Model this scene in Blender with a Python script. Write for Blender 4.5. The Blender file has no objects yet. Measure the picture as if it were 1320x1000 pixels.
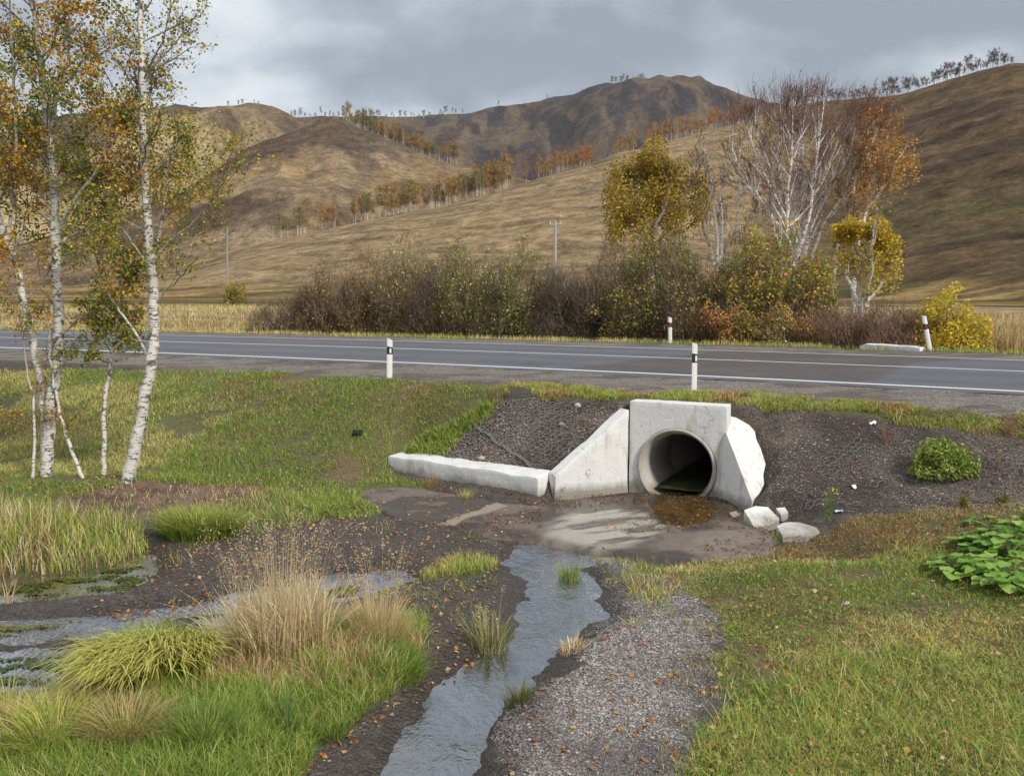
import bpy, math, random
import numpy as np
from mathutils import Vector
R_ = math.radians
scene = bpy.context.scene
# ------------------------------------------------------------------ camera
CAMZ = 2.8; FPX = 1143.0; PITCH = math.atan(123/1143)
cam_data = bpy.data.cameras.new('camera'); cam = bpy.data.objects.new('camera', cam_data)
scene.collection.objects.link(cam); scene.camera = cam
cam.location = (0, 0, CAMZ); cam.rotation_euler = (math.pi/2 - PITCH, 0, 0)
cam_data.sensor_fit = 'HORIZONTAL'; cam_data.sensor_width = 36; cam_data.lens = 36*FPX/1320
cam_data.clip_start = 0.05; cam_data.clip_end = 20000
# ------------------------------------------------------------------ view, world, sun
scene.view_settings.view_transform = 'Standard'; scene.view_settings.look = 'None'
scene.view_settings.exposure = 0.62; scene.view_settings.gamma = 1.0
SUN_EL = R_(38); SUN_AZ = R_(138)      # azimuth clockwise from +Y: from behind the camera, right
world = bpy.data.worlds.new('World'); scene.world = world; world.use_nodes = True
wt = world.node_tree; wt.nodes.clear()
def N(t, typ, **kw):
    n = t.nodes.new(typ)
    for k, v in kw.items(): setattr(n, k, v)
    return n
def lk(t, a, b): t.links.new(a, b)
out = N(wt, 'ShaderNodeOutputWorld'); bg = N(wt, 'ShaderNodeBackground')
lk(wt, bg.outputs[0], out.inputs[0]); bg.inputs[1].default_value = 0.096
sky = N(wt, 'ShaderNodeTexSky'); sky.sky_type = 'NISHITA'; sky.sun_disc = False
sky.sun_elevation = SUN_EL; sky.sun_rotation = SUN_AZ
def vmath(t, op, a, b=None, out_i=0):
    n = N(t, 'ShaderNodeVectorMath', operation=op)
    for i, v in enumerate((a, b)):
        if v is None: continue
        if hasattr(v, 'is_linked'): lk(t, v, n.inputs[i])
        else: n.inputs[i].default_value = v
    return n.outputs[out_i]
def fmath(t, op, a, b=None, c=None, clamp=False):
    n = N(t, 'ShaderNodeMath', operation=op, use_clamp=clamp)
    for i, v in enumerate((a, b, c)):
        if v is None: continue
        if hasattr(v, 'is_linked'): lk(t, v, n.inputs[i])
        else: n.inputs[i].default_value = v
    return n.outputs[0]
def mixc(t, f, a, b, mode='MIX'):
    n = N(t, 'ShaderNodeMix', data_type='RGBA', blend_type=mode, clamp_factor=True)
    for i, v in ((0, f), (6, a), (7, b)):
        if hasattr(v, 'is_linked'): lk(t, v, n.inputs[i])
        else: n.inputs[i].default_value = v if i == 0 else (*v, 1) if len(v) == 3 else v
    return n.outputs[2]
def ramp(t, f, pts):
    n = N(t, 'ShaderNodeValToRGB'); e = n.color_ramp.elements
    while len(e) < len(pts): e.new(0.5)
    for q, (p, c) in zip(e, pts):
        q.position = p; q.color = (*c, 1) if len(c) == 3 else c
    lk(t, f, n.inputs[0]); return n.outputs[0]
def noise(t, vec, scale, detail=4, rough=0.5, dist=0.0, out_i=0):
    n = N(t, 'ShaderNodeTexNoise'); n.inputs['Scale'].default_value = scale; n.inputs['Detail'].default_value = detail
    n.inputs['Roughness'].default_value = rough; n.inputs['Distortion'].default_value = dist
    if vec is not None: lk(t, vec, n.inputs['Vector'])
    return n.outputs[out_i]
tc = N(wt, 'ShaderNodeTexCoord'); sep = N(wt, 'ShaderNodeSeparateXYZ'); lk(wt, tc.outputs['Generated'], sep.inputs[0])
dx, dy, dz = sep.outputs
zz = fmath(wt, 'ADD', fmath(wt, 'MAXIMUM', dz, 0.0), 0.42)
cmb = N(wt, 'ShaderNodeCombineXYZ'); lk(wt, fmath(wt, 'DIVIDE', dx, zz), cmb.inputs[0]); lk(wt, fmath(wt, 'DIVIDE', dy, zz), cmb.inputs[1])
cv = cmb.outputs[0]
mp = N(wt, 'ShaderNodeMapping'); lk(wt, cv, mp.inputs[0]); mp.inputs['Location'].default_value = (3.1, 7.7, 0)
cv = mp.outputs[0]
n1 = noise(wt, cv, 1.5, 3, 0.45, 0.2); n2 = noise(wt, cv, 4.2, 7, 0.50, 0.2)
cl = fmath(wt, 'ADD', fmath(wt, 'MULTIPLY', n1, 0.52), fmath(wt, 'SUBTRACT', fmath(wt, 'MULTIPLY', n2, 0.74), 0.135))
# brighter towards the left of the view, heavier upward; overhead lightened for water reflections
cl = fmath(wt, 'SUBTRACT', cl, fmath(wt, 'SUBTRACT', fmath(wt, 'MULTIPLY', dx, 0.20), 0.012))
cl = fmath(wt, 'SUBTRACT', cl, fmath(wt, 'SUBTRACT', fmath(wt, 'MULTIPLY', fmath(wt, 'MAXIMUM', fmath(wt, 'SUBTRACT', dz, 0.13), 0.0), 0.30), fmath(wt, 'MULTIPLY', fmath(wt, 'MAXIMUM', fmath(wt, 'SUBTRACT', dz, 0.36), 0.0), 0.75)))
ccol = ramp(wt, cl, [(0.36, (2.3, 2.6, 2.95)), (0.44, (3.0, 3.35, 3.75)), (0.51, (4.0, 4.35, 4.75)), (0.58, (5.3, 5.6, 5.9)), (0.68, (6.3, 6.45, 6.6))])
skc = mixc(wt, 0.90, sky.outputs[0], ccol)
lk(wt, skc, bg.inputs[0])
sd_ = bpy.data.lights.new('sun', 'SUN'); sun = bpy.data.objects.new('sun', sd_); scene.collection.objects.link(sun)
sd_.energy = 2.5; sd_.angle = R_(9); sd_.color = (1.0, 0.94, 0.85)
sdir = Vector((math.sin(SUN_AZ)*math.cos(SUN_EL), math.cos(SUN_AZ)*math.cos(SUN_EL), math.sin(SUN_EL)))
sun.rotation_euler = (-sdir).to_track_quat('-Z', 'Y').to_euler()
# ------------------------------------------------------------------ helpers
rng = np.random.default_rng(7); random.seed(7)
COL = scene.collection
def smooth(x): x = np.clip(x, 0, 1); return x*x*(3-2*x)
def _h(i, j, s): 
    v = np.sin(i*127.1 + j*311.7 + s*74.7)*43758.5453
    return v - np.floor(v)
def vnoise(x, y, s=0):
    xi = np.floor(x); yi = np.floor(y); fx = smooth(x-xi); fy = smooth(y-yi)
    a = _h(xi, yi, s); b = _h(xi+1, yi, s); c = _h(xi, yi+1, s); d = _h(xi+1, yi+1, s)
    return (a*(1-fx)+b*fx)*(1-fy) + (c*(1-fx)+d*fx)*fy
def fbm(x, y, o=4, s=0, g=0.5):
    v = 0; a = 1; t = 0
    for k in range(o):
        v = v + a*vnoise(x*2**k*(1+.013*k)+k*17.3, y*2**k+k*9.1, s+k); t += a; a *= g
    return v/t
def ridged(x, y, o=4, s=0):
    v = 0; a = 1; t = 0
    for k in range(o):
        v = v + a*(1-np.abs(2*vnoise(x*2**k+k*7.7, y*2**k+k*3.3, s+k)-1)); t += a; a *= .5
    return v/t
def lerp(a, b, t): return a + (b-a)*t
def mixcol(a, b, t):
    a = np.asarray(a, float); b = np.asarray(b, float); t = np.asarray(t)[..., None]
    return a*(1-t) + b*t
def ray(px, py):
    x = (np.asarray(px, float)-660)/FPX; y = (500-np.asarray(py, float))/FPX
    c, s = math.cos(PITCH), math.sin(PITCH)
    return x, c + y*s, -s + y*c
def at_dist(px, py, Y):
    """the point of the view ray whose depth (world y) is Y"""
    x, y, z = ray(px, py); k = Y/y
    return np.stack([x*k, y*k, CAMZ+z*k], -1)
def at_z(px, py, z0):
    x, y, z = ray(px, py); k = (z0-CAMZ)/z
    return np.stack([x*k, y*k, np.full_like(np.asarray(x*k), z0)], -1)
def mk_mesh(name, V, F, mat=None, col=None, smooth_=False, attrs=None, link=True, mesh_only=False):
    """V (n,3); F list of (m,k) index arrays"""
    me = bpy.data.meshes.new(name)
    V = np.ascontiguousarray(V, dtype=np.float32)
    if not isinstance(F, (list, tuple)): F = [F]
    F = [np.asarray(f, dtype=np.int32) for f in F if len(f)]
    me.vertices.add(len(V)); me.vertices.foreach_set('co', V.ravel())
    tot = sum(f.size for f in F); me.loops.add(tot)
    me.loops.foreach_set('vertex_index', np.concatenate([f.ravel() for f in F]).astype(np.int32))
    np_ = sum(len(f) for f in F); me.polygons.add(np_)
    sizes = np.concatenate([np.full(len(f), f.shape[1], np.int32) for f in F])
    st = np.concatenate([[0], np.cumsum(sizes)[:-1]]).astype(np.int32)
    me.polygons.foreach_set('loop_start', st)
    me.update(calc_edges=True)
    me.polygons.foreach_set('use_smooth', np.full(np_, bool(smooth_)))
    if col is not None:
        c = np.asarray(col, np.float32)
        if c.shape[1] == 3: c = np.concatenate([c, np.ones((len(c), 1), np.float32)], 1)
        a = me.color_attributes.new('Col', 'FLOAT_COLOR', 'POINT'); a.data.foreach_set('color', np.ascontiguousarray(c).ravel())
    for k, v in (attrs or {}).items():
        a = me.attributes.new(k, 'FLOAT', 'POINT'); a.data.foreach_set('value', np.ascontiguousarray(v, dtype=np.float32))
    if mat: me.materials.append(mat)
    if mesh_only: return me
    o = bpy.data.objects.new(name, me)
    if link: COL.objects.link(o)
    return o
def tag(o, label=None, cat=None, group=None, kind=None):
    if label: o['label'] = label
    if cat: o['category'] = cat
    if group: o['group'] = group
    if kind: o['kind'] = kind
    return o
def thing(name, label, cat, loc=(0,0,0), group=None):
    o = bpy.data.objects.new(name, None); COL.objects.link(o); o.location = loc
    o.empty_display_size = .2
    return tag(o, label, cat, group)
def part(name, V, F, mat, root, **kw):
    """world-space vertices; stored relative to the root's location"""
    V = np.asarray(V, float) - np.array(root_world(root))
    o = mk_mesh(name, V, F, mat, **kw); o.parent = root
    return o
def root_world(r):
    v = Vector(r.location)
    while r.parent is not None:
        r = r.parent; v = v + r.location
    return v
def sdf(X, Y, poly):
    """signed distance to a polygon (negative inside)"""
    P = np.asarray(poly, float)[:, :2]; X = np.asarray(X, float); Y = np.asarray(Y, float)
    res = np.full(X.shape, 9.0)
    m = (X > P[:, 0].min()-1.5) & (X < P[:, 0].max()+1.5) & (Y > P[:, 1].min()-1.5) & (Y < P[:, 1].max()+1.5)
    x = X[m]; y = Y[m]
    d2 = np.full(x.shape, 1e9); ins = np.zeros(x.shape, bool)
    for i in range(len(P)):
        ax, ay = P[i]; bx, by = P[(i+1) % len(P)]
        ex, ey = bx-ax, by-ay; L = ex*ex+ey*ey+1e-12
        t = np.clip(((x-ax)*ex+(y-ay)*ey)/L, 0, 1)
        d2 = np.minimum(d2, (x-ax-t*ex)**2+(y-ay-t*ey)**2)
        c = (ay > y) != (by > y)
        with np.errstate(divide='ignore', invalid='ignore'):
            ins ^= c & (x < ex*(y-ay)/(ey if abs(ey) > 1e-12 else 1e-12)+ax)
    r = np.sqrt(d2); r[ins] *= -1; res[m] = r
    return res
# tubes ---------------------------------------------------------------
class Tubes:
    def __init__(s): s.V = []; s.F = []; s.C = []; s.n = 0
    def add(s, P, r, sides=5, col=None, cap=False):
        P = np.asarray(P, float); k = len(P); r = np.broadcast_to(np.asarray(r, float), (k,))
        T = np.gradient(P, axis=0); T /= np.linalg.norm(T, axis=1)[:, None]+1e-9
        up = np.array([0, 0, 1.]) if abs(T[0][2]) < .8 else np.array([1., 0, 0])
        A = np.cross(T, up); A /= np.linalg.norm(A, axis=1)[:, None]+1e-9; B = np.cross(T, A)
        th = np.arange(sides)*2*np.pi/sides
        V = P[:, None, :] + r[:, None, None]*(np.cos(th)[None, :, None]*A[:, None, :] + np.sin(th)[None, :, None]*B[:, None, :])
        i = np.arange(k-1)[:, None]*sides; j = np.arange(sides)[None, :]; j2 = (j+1) % sides
        s.F.append((np.stack([i+j, i+j2, i+sides+j2, i+sides+j], -1).reshape(-1, 4))+s.n)
        s.V.append(V.reshape(-1, 3))
        if col is not None:
            c = np.asarray(col, float)
            if c.ndim == 1: c = np.tile(c, (k, 1))
            s.C.append(np.repeat(c, sides, 0))
        s.n += k*sides
    def data(s): return np.concatenate(s.V), np.concatenate(s.F), (np.concatenate(s.C) if s.C else None)
def kites(P, size, col, flat=0.0, droop=0.0, aspect=1.0):
    """one leaf-shaped face pair per point: returns V, F, C"""
    n = len(P); size = np.broadcast_to(size, (n,))
    d = rng.normal(size=(n, 3)); d[:, 2] = d[:, 2]*(1-flat) - droop; d /= np.linalg.norm(d, axis=1)[:, None]
    e = rng.normal(size=(n, 3)); e[:, 2] *= (1-flat); e -= (e*d).sum(1)[:, None]*d; e /= np.linalg.norm(e, axis=1)[:, None]
    nn = np.cross(d, e)
    a = P - d*size[:, None]*.5; b = P + d*size[:, None]*.5
    w = size[:, None]*.38*aspect; f = nn*size[:, None]*.12
    l = P - d*size[:, None]*.1 + e*w + f; r = P - d*size[:, None]*.1 - e*w + f
    V = np.stack([a, r, b, l], 1).reshape(-1, 3)
    i = np.arange(n)[:, None]*4
    F = np.concatenate([i+np.array([[0, 1, 2]]), i+np.array([[0, 2, 3]])])
    return V, F, np.repeat(col, 4, 0)
def blades(P, h, w, az, lean, segs=3, col=None, tip=None, curl=1.8, droop=0.0):
    """grass blades; P (n,3)"""
    n = len(P); h = np.broadcast_to(h, (n,)); w = np.broadcast_to(w, (n,)); lean = np.broadcast_to(lean, (n,)); az = np.broadcast_to(az, (n,))
    D = np.stack([np.cos(az), np.sin(az), 0*az], 1)
    wa = az + np.pi/2 + rng.normal(0, .5, n); W = np.stack([np.cos(wa), np.sin(wa), 0*wa], 1)
    drp = np.broadcast_to(droop, (n,))
    rows = []; t_ = np.linspace(0, 1, segs+1)
    for t in t_[:-1]:
        c = P + D*(lean*h*t**curl)[:, None]; c[:, 2] += h*(t*np.sqrt(np.clip(1-.35*lean*lean*t, .1, 1))) - drp*h*t**2.6
        ww = (w*(1-t)**.6*(.75+.25*t))[:, None]*.5
        rows += [c - W*ww, c + W*ww]
    c = P + D*(lean*h)[:, None]; c[:, 2] += h*np.sqrt(np.clip(1-.35*lean*lean, .1, 1)) - drp*h
    rows.append(c)
    K = len(rows); V = np.stack(rows, 1).reshape(-1, 3); i = np.arange(n)[:, None]*K
    Q = np.concatenate([i+np.array([[2*s, 2*s+1, 2*s+3, 2*s+2]]) for s in range(segs-1)]) if segs > 1 else np.zeros((0, 4), int)
    T = i+np.array([[K-3, K-2, K-1]])
    C = None
    if col is not None:
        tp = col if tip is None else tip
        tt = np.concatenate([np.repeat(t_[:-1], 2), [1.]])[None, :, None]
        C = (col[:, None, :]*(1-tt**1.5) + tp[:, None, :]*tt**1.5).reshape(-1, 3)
    return V, [Q, T], C
def merge(parts_):
    V = []; F = {}; C = []; n = 0
    for v, f, c in parts_:
        if not isinstance(f, (list, tuple)): f = [f]
        for q in f:
            if len(q): F.setdefault(q.shape[1], []).append(q+n)
        V.append(v); C.append(c); n += len(v)
    return np.concatenate(V), [np.concatenate(x) for x in F.values()], np.concatenate(C)
def box(c, s, rot=0.0, bev=0):
    x, y, z = np.array(s)/2
    V = np.array([[a*x, b*y, d*z] for a in (-1, 1) for b in (-1, 1) for d in (-1, 1)], float)
    ca, sa = math.cos(rot), math.sin(rot)
    V = V @ np.array([[ca, sa, 0], [-sa, ca, 0], [0, 0, 1]]) + np.array(c)
    F = np.array([[0,1,3,2],[4,6,7,5],[0,4,5,1],[2,3,7,6],[0,2,6,4],[1,5,7,3]])
    return V, F
# ------------------------------------------------------------------ materials
def new_mat(name):
    m = bpy.data.materials.new(name); m.use_nodes = True; t = m.node_tree; t.nodes.clear()
    o = N(t, 'ShaderNodeOutputMaterial'); b = N(t, 'ShaderNodeBsdfPrincipled'); lk(t, b.outputs[0], o.inputs[0])
    return m, t, b, o
def setin(t, b, k, v):
    if hasattr(v, 'is_linked'): lk(t, v, b.inputs[k])
    else: b.inputs[k].default_value = v
def geo_pos(t): return N(t, 'ShaderNodeNewGeometry').outputs['Position']
def obj_pos(t): return N(t, 'ShaderNodeTexCoord').outputs['Object']
def col_attr(t, name='Col'):
    a = N(t, 'ShaderNodeAttribute'); a.attribute_name = name; return a
def bump(t, h, strength, dist):
    b = N(t, 'ShaderNodeBump'); b.inputs['Strength'].default_value = strength; b.inputs['Distance'].default_value = dist
    lk(t, h, b.inputs['Height']); return b.outputs[0]
def scl(t, v, s):
    n = N(t, 'ShaderNodeMapping'); lk(t, v, n.inputs[0]); n.inputs['Scale'].default_value = s; return n.outputs[0]
def leaf_mat(name, trans=0.35, rough=0.55):
    m, t, b, o = new_mat(name); a = col_attr(t); lk(t, a.outputs[0], b.inputs['Base Color'])
    b.inputs['Roughness'].default_value = rough; b.inputs['Specular IOR Level'].default_value = .3
    tr = N(t, 'ShaderNodeBsdfTranslucent'); lk(t, a.outputs[0], tr.inputs[0])
    mx = N(t, 'ShaderNodeMixShader'); mx.inputs[0].default_value = trans
    lk(t, b.outputs[0], mx.inputs[1]); lk(t, tr.outputs[0], mx.inputs[2]); lk(t, mx.outputs[0], o.inputs[0])
    return m
M_leaf = leaf_mat('leaf_tissue'); M_grass = leaf_mat('grass_blades', .3, .5)
def m_bark():
    m, t, b, o = new_mat('birch_bark'); a = col_attr(t); p = geo_pos(t)
    l = noise(t, scl(t, p, (9, 9, 55)), 1.0, 3, .6); pt = noise(t, scl(t, p, (7, 7, 9)), 1.0, 5, .6, .6)
    d = fmath(t, 'MAXIMUM', ramp(t, l, [(.56, (0,0,0)), (.61, (1,1,1))]), ramp(t, pt, [(.55, (0,0,0)), (.60, (1,1,1))]))
    white = fmath(t, 'MULTIPLY', d, a.outputs['Alpha'])
    c = mixc(t, fmath(t, 'MULTIPLY', white, .92), a.outputs[0], (.035, .028, .024))
    c = mixc(t, fmath(t, 'MULTIPLY', noise(t, p, 14, 3), .22), c, (.42, .36, .28))
    setin(t, b, 'Base Color', c); b.inputs['Roughness'].default_value = .7
    setin(t, b, 'Normal', bump(t, pt, .5, .02)); return m
M_bark = m_bark()
def m_simple(name, color, rough=.8, var=.25, scale=20, spec=.5, bmp=.0, metal=0):
    m, t, b, o = new_mat(name); p = geo_pos(t); n = noise(t, p, scale, 5, .6)
    c = mixc(t, n, tuple(x*(1-var) for x in color), tuple(min(1, x*(1+var)) for x in color))
    setin(t, b, 'Base Color', c); b.inputs['Roughness'].default_value = rough; b.inputs['Specular IOR Level'].default_value = spec
    b.inputs['Metallic'].default_value = metal
    if bmp: setin(t, b, 'Normal', bump(t, n, .6, bmp))
    return m
def m_ground():
    m, t, b, o = new_mat('ground_soil'); a = col_attr(t); p = geo_pos(t)
    w = col_attr(t, 'wet').outputs['Fac']
    def vor(scale):
        v = N(t, 'ShaderNodeTexVoronoi'); v.inputs['Scale'].default_value = scale; lk(t, p, v.inputs['Vector']); return v
    v1 = vor(38); v2 = vor(85)
    s1 = N(t, 'ShaderNodeSeparateColor'); lk(t, v1.outputs['Color'], s1.inputs[0])
    s2 = N(t, 'ShaderNodeSeparateColor'); lk(t, v2.outputs['Color'], s2.inputs[0])
    g = fmath(t, 'ADD', fmath(t, 'MULTIPLY', s1.outputs[0], .9), fmath(t, 'MULTIPLY', s2.outputs[0], .7))
    g = fmath(t, 'ADD', fmath(t, 'MULTIPLY', fmath(t, 'POWER', g, 1.6), .75), .28)
    nf = noise(t, p, 30, 5, .65); nm = noise(t, p, 3.5, 4, .6)
    soil = fmath(t, 'ADD', fmath(t, 'MULTIPLY', nf, 1.1), .45)
    k = fmath(t, 'ADD', fmath(t, 'MULTIPLY', g, a.outputs['Alpha']), fmath(t, 'MULTIPLY', soil, fmath(t, 'SUBTRACT', 1.0, a.outputs['Alpha'])))
    k = fmath(t, 'MULTIPLY', k, fmath(t, 'ADD', fmath(t, 'MULTIPLY', nm, .6), .7))
    cc = N(t, 'ShaderNodeCombineColor')
    for i in range(3): lk(t, k, cc.inputs[i])
    setin(t, b, 'Base Color', mixc(t, 1.0, a.outputs[0], cc.outputs[0], 'MULTIPLY'))
    setin(t, b, 'Roughness', fmath(t, 'SUBTRACT', .92, fmath(t, 'MULTIPLY', w, .55)))
    h = fmath(t, 'ADD', fmath(t, 'MULTIPLY', fmath(t, 'SUBTRACT', 1.0, v1.outputs['Distance']), a.outputs['Alpha']), nf)
    setin(t, b, 'Normal', bump(t, h, .9, .03)); return m
M_ground = m_ground()
def m_hills():
    m, t, b, o = new_mat('hill_grass'); a = col_attr(t); p = geo_pos(t)
    n1 = noise(t, p, .55, 8, .78); n2 = noise(t, p, .06, 5, .6); n3 = noise(t, p, .16, 7, .72)
    k = fmath(t, 'MULTIPLY', fmath(t, 'ADD', fmath(t, 'MULTIPLY', n1, 2.6), -.30), fmath(t, 'ADD', fmath(t, 'MULTIPLY', n2, 1.1), .45))
    k = fmath(t, 'MULTIPLY', k, fmath(t, 'ADD', fmath(t, 'MULTIPLY', n3, 2.9), -.45)); cc = N(t, 'ShaderNodeCombineColor')
    for i in range(3): lk(t, k, cc.inputs[i])
    setin(t, b, 'Base Color', mixc(t, 1.0, a.outputs[0], cc.outputs[0], 'MULTIPLY')); b.inputs['Roughness'].default_value = 1; b.inputs['Specular IOR Level'].default_value = .05
    setin(t, b, 'Normal', bump(t, fmath(t,'ADD',n1,n2), .8, 1.6)); return m
M_hills = m_hills()
def m_concrete(name, base, white=.0, wet=False):
    m, t, b, o = new_mat(name); p = geo_pos(t)
    n1 = noise(t, p, 3.2, 6, .65); n2 = noise(t, p, 26, 5, .7); st = noise(t, scl(t, p, (7, 7, 1.6)), 1, 4, .6)
    c = mixc(t, ramp(t, n2, [(.3, (0,0,0)), (.75, (1,1,1))]), tuple(x*.9 for x in base), tuple(min(.95, x*1.07) for x in base))
    c = mixc(t, fmath(t, 'MULTIPLY', ramp(t, n1, [(.54, (0,0,0)), (.68, (1,1,1))]), .22), c, (base[0]*.62, base[1]*.60, base[2]*.55))
    c = mixc(t, fmath(t, 'MULTIPLY', ramp(t, st, [(.56, (0,0,0)), (.70, (1,1,1))]), .55), c, (.36, .29, .20))
    # grime close to the ground
    sp = N(t, 'ShaderNodeSeparateXYZ'); lk(t, p, sp.inputs[0])
    gz = fmath(t, 'ADD', sp.outputs[2], fmath(t, 'MULTIPLY', fmath(t, 'SUBTRACT', n1, .5), -.30))
    c = mixc(t, fmath(t, 'MULTIPLY', ramp(t, gz, [(.03, (1,1,1)), (.17, (0,0,0))]), .75), c, (.17, .13, .09))
    v = N(t, 'ShaderNodeTexVoronoi'); v.feature = 'DISTANCE_TO_EDGE'; v.inputs['Scale'].default_value = 1.7
    wv = vmath(t, 'ADD', p, vmath(t, 'SCALE', noise(t, p, 6, 4, .7, 0, 1), None)); lk(t, wv, v.inputs['Vector'])
    wv.node.inputs[1].links[0].from_node.inputs['Scale'].default_value = .35
    crk = fmath(t, 'MULTIPLY', ramp(t, v.outputs['Distance'], [(.004, (1,1,1)), (.012, (0,0,0))]), ramp(t, n1, [(.56, (0,0,0)), (.62, (1,1,1))]))
    c = mixc(t, fmath(t, 'MULTIPLY', crk, .7), c, (.06, .055, .05))
    # small pits
    v2 = N(t, 'ShaderNodeTexVoronoi'); v2.inputs['Scale'].default_value = 16; lk(t, p, v2.inputs['Vector'])
    pit = fmath(t, 'MULTIPLY', ramp(t, v2.outputs['Distance'], [(.06, (1,1,1)), (.13, (0,0,0))]), ramp(t, n2, [(.48, (0,0,0)), (.6, (1,1,1))]))
    c = mixc(t, fmath(t, 'MULTIPLY', pit, .25), c, (.2, .18, .16))
    setin(t, b, 'Base Color', c); b.inputs['Roughness'].default_value = .85
    h = fmath(t, 'SUBTRACT', fmath(t, 'ADD', n1, fmath(t, 'MULTIPLY', n2, .4)), crk)
    setin(t, b, 'Normal', bump(t, h, .5, .03)); return m
M_white = m_concrete('whitewashed_concrete', (.68, .68, .67))
M_pipe = m_concrete('pipe_concrete', (.42, .40, .36))
def m_vcol(name, rough=.9, scale=25, amt=.8, bmp=.01, wet=False, spec=.4):
    m, t, b, o = new_mat(name); a = col_attr(t); p = geo_pos(t); n = noise(t, p, scale, 5, .65)
    k = fmath(t, 'ADD', fmath(t, 'MULTIPLY', n, amt), 1-amt*.5)
    cc = N(t, 'ShaderNodeCombineColor')
    for i in range(3): lk(t, k, cc.inputs[i])
    setin(t, b, 'Base Color', mixc(t, 1.0, a.outputs[0], cc.outputs[0], 'MULTIPLY'))
    b.inputs['Specular IOR Level'].default_value = spec
    if wet: setin(t, b, 'Roughness', fmath(t, 'SUBTRACT', rough, fmath(t, 'MULTIPLY', a.outputs['Alpha'], rough-.12)))
    else: b.inputs['Roughness'].default_value = rough
    if bmp: setin(t, b, 'Normal', bump(t, n, .5, bmp))
    return m
M_stone = m_vcol('crushed_stone', .85, 40, .5, .004)
M_apron = m_vcol('wet_concrete_slab', .8, 18, .7, .012, wet=True, spec=.5)
M_asphalt = m_vcol('asphalt', .75, 60, .5, .004, spec=.4)
def cracks():
    t = M_asphalt.node_tree; b = [n for n in t.nodes if n.type == 'BSDF_PRINCIPLED'][0]; src = b.inputs['Base Color'].links[0].from_socket; p = geo_pos(t)
    wv = vmath(t, 'ADD', p, vmath(t, 'SCALE', noise(t, p, 1.3, 5, .7, 0, 1), None)); wv.node.inputs[1].links[0].from_node.inputs['Scale'].default_value = 1.6
    v = N(t, 'ShaderNodeTexVoronoi'); v.feature = 'DISTANCE_TO_EDGE'; v.inputs['Scale'].default_value = .28; lk(t, wv, v.inputs['Vector'])
    m = fmath(t, 'MULTIPLY', ramp(t, v.outputs['Distance'], [(.004, (1,1,1)), (.010, (0,0,0))]), ramp(t, noise(t, p, .35, 3), [(.48, (0,0,0)), (.56, (1,1,1))]))
    c = mixc(t, fmath(t, 'MULTIPLY', m, .7), src, (.03, .03, .032)); c = mixc(t, fmath(t, 'MULTIPLY', ramp(t, noise(t, p, .8, 6, .7), [(.5, (0,0,0)), (.7, (1,1,1))]), .35), c, (.15, .145, .14)); lk(t, c, b.inputs['Base Color'])
cracks()
M_wood = m_vcol('shrub_wood', .9, 30, .5, 0)
def m_water():
    m, t, b, o = new_mat('stream_water'); p = geo_pos(t)
    n1 = noise(t, scl(t, p, (1, .55, 1)), 9, 3, .55, .6); n2 = noise(t, p, 34, 2, .5)
    big = noise(t, p, .9, 2, .5)
    h = fmath(t, 'MULTIPLY', fmath(t, 'ADD', n1, fmath(t, 'MULTIPLY', n2, .3)), ramp(t, big, [(.40, (.25,)*3), (.62, (1,)*3)]))
    setin(t, b, 'Normal', bump(t, h, .6, .05))
    b.inputs['Base Color'].default_value = (.9, .88, .82, 1); b.inputs['Roughness'].default_value = .04; b.inputs['IOR'].default_value = 1.45
    b.inputs['Transmission Weight'].default_value = 1.0
    tr = N(t, 'ShaderNodeBsdfTransparent'); tr.inputs[0].default_value = (.55, .5, .42, 1)
    gl = N(t, 'ShaderNodeBsdfGlossy'); gl.inputs['Roughness'].default_value = .05; gl.inputs[0].default_value = (.95, .97, 1, 1)
    lk(t, b.inputs['Normal'].links[0].from_socket, gl.inputs['Normal'])
    fr = N(t, 'ShaderNodeFresnel'); fr.inputs[0].default_value = 1.5; lk(t, b.inputs['Normal'].links[0].from_socket, fr.inputs['Normal'])
    f = fmath(t, 'ADD', fmath(t, 'MULTIPLY', fr.outputs[0], 1.6), .26, None, True)
    mx = N(t, 'ShaderNodeMixShader'); lk(t, f, mx.inputs[0]); lk(t, tr.outputs[0], mx.inputs[1]); lk(t, gl.outputs[0], mx.inputs[2])
    lk(t, mx.outputs[0], o.inputs[0]); t.nodes.remove(b); return m
M_water = m_water()
# ------------------------------------------------------------------ terrain functions
def yc(X): X = np.clip(X, -50, 30); return 21.7 - .513*X - .0047*X*X
def ycp(X): X = np.clip(X, -50, 30); return -.513 - .0094*X
def road_d(X, Y): return (Y-yc(X))/np.sqrt(1+ycp(X)**2)
O_ = np.array([2.35, 12.15]); T_ = np.array([.889, -.457]); N_ = np.array([.457, .889])
def loc2(s, n): return O_ + T_*s + N_*n
WL = np.array([.60, 11.95]); WR = np.array([2.98, 11.02])     # ends of the wing walls
HL = loc2(-.76, 0); HR = loc2(.62, 0)                          # headwall face ends
BASIN = [WL, HL, HR, WR, (3.3, 10.6), (3.4, 9.0), (.5, 9.0), (.3, 11.6)]
ZR = 1.30
WING = [at_dist(932, 547, 11.86), at_dist(938, 536, 12.25), at_dist(948, 538, 12.35), at_dist(958, 543, 12.3), at_dist(966, 548, 12.25), at_dist(973, 556, 12.15), at_dist(975, 566, 12.1), at_dist(981, 578, 12.0), at_dist(984, 588, 11.9), at_dist(987, 598, 11.82), at_dist(984, 611, 11.75), at_dist(985, 624, 11.62), at_dist(979, 636, 11.5), at_dist(972, 642, 11.35), at_dist(969, 645, 11.05)]
WPL = np.linalg.lstsq(np.array([[1, p[0], p[1]] for p in WING]), np.array([p[2] for p in WING]), rcond=None)[0]
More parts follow.
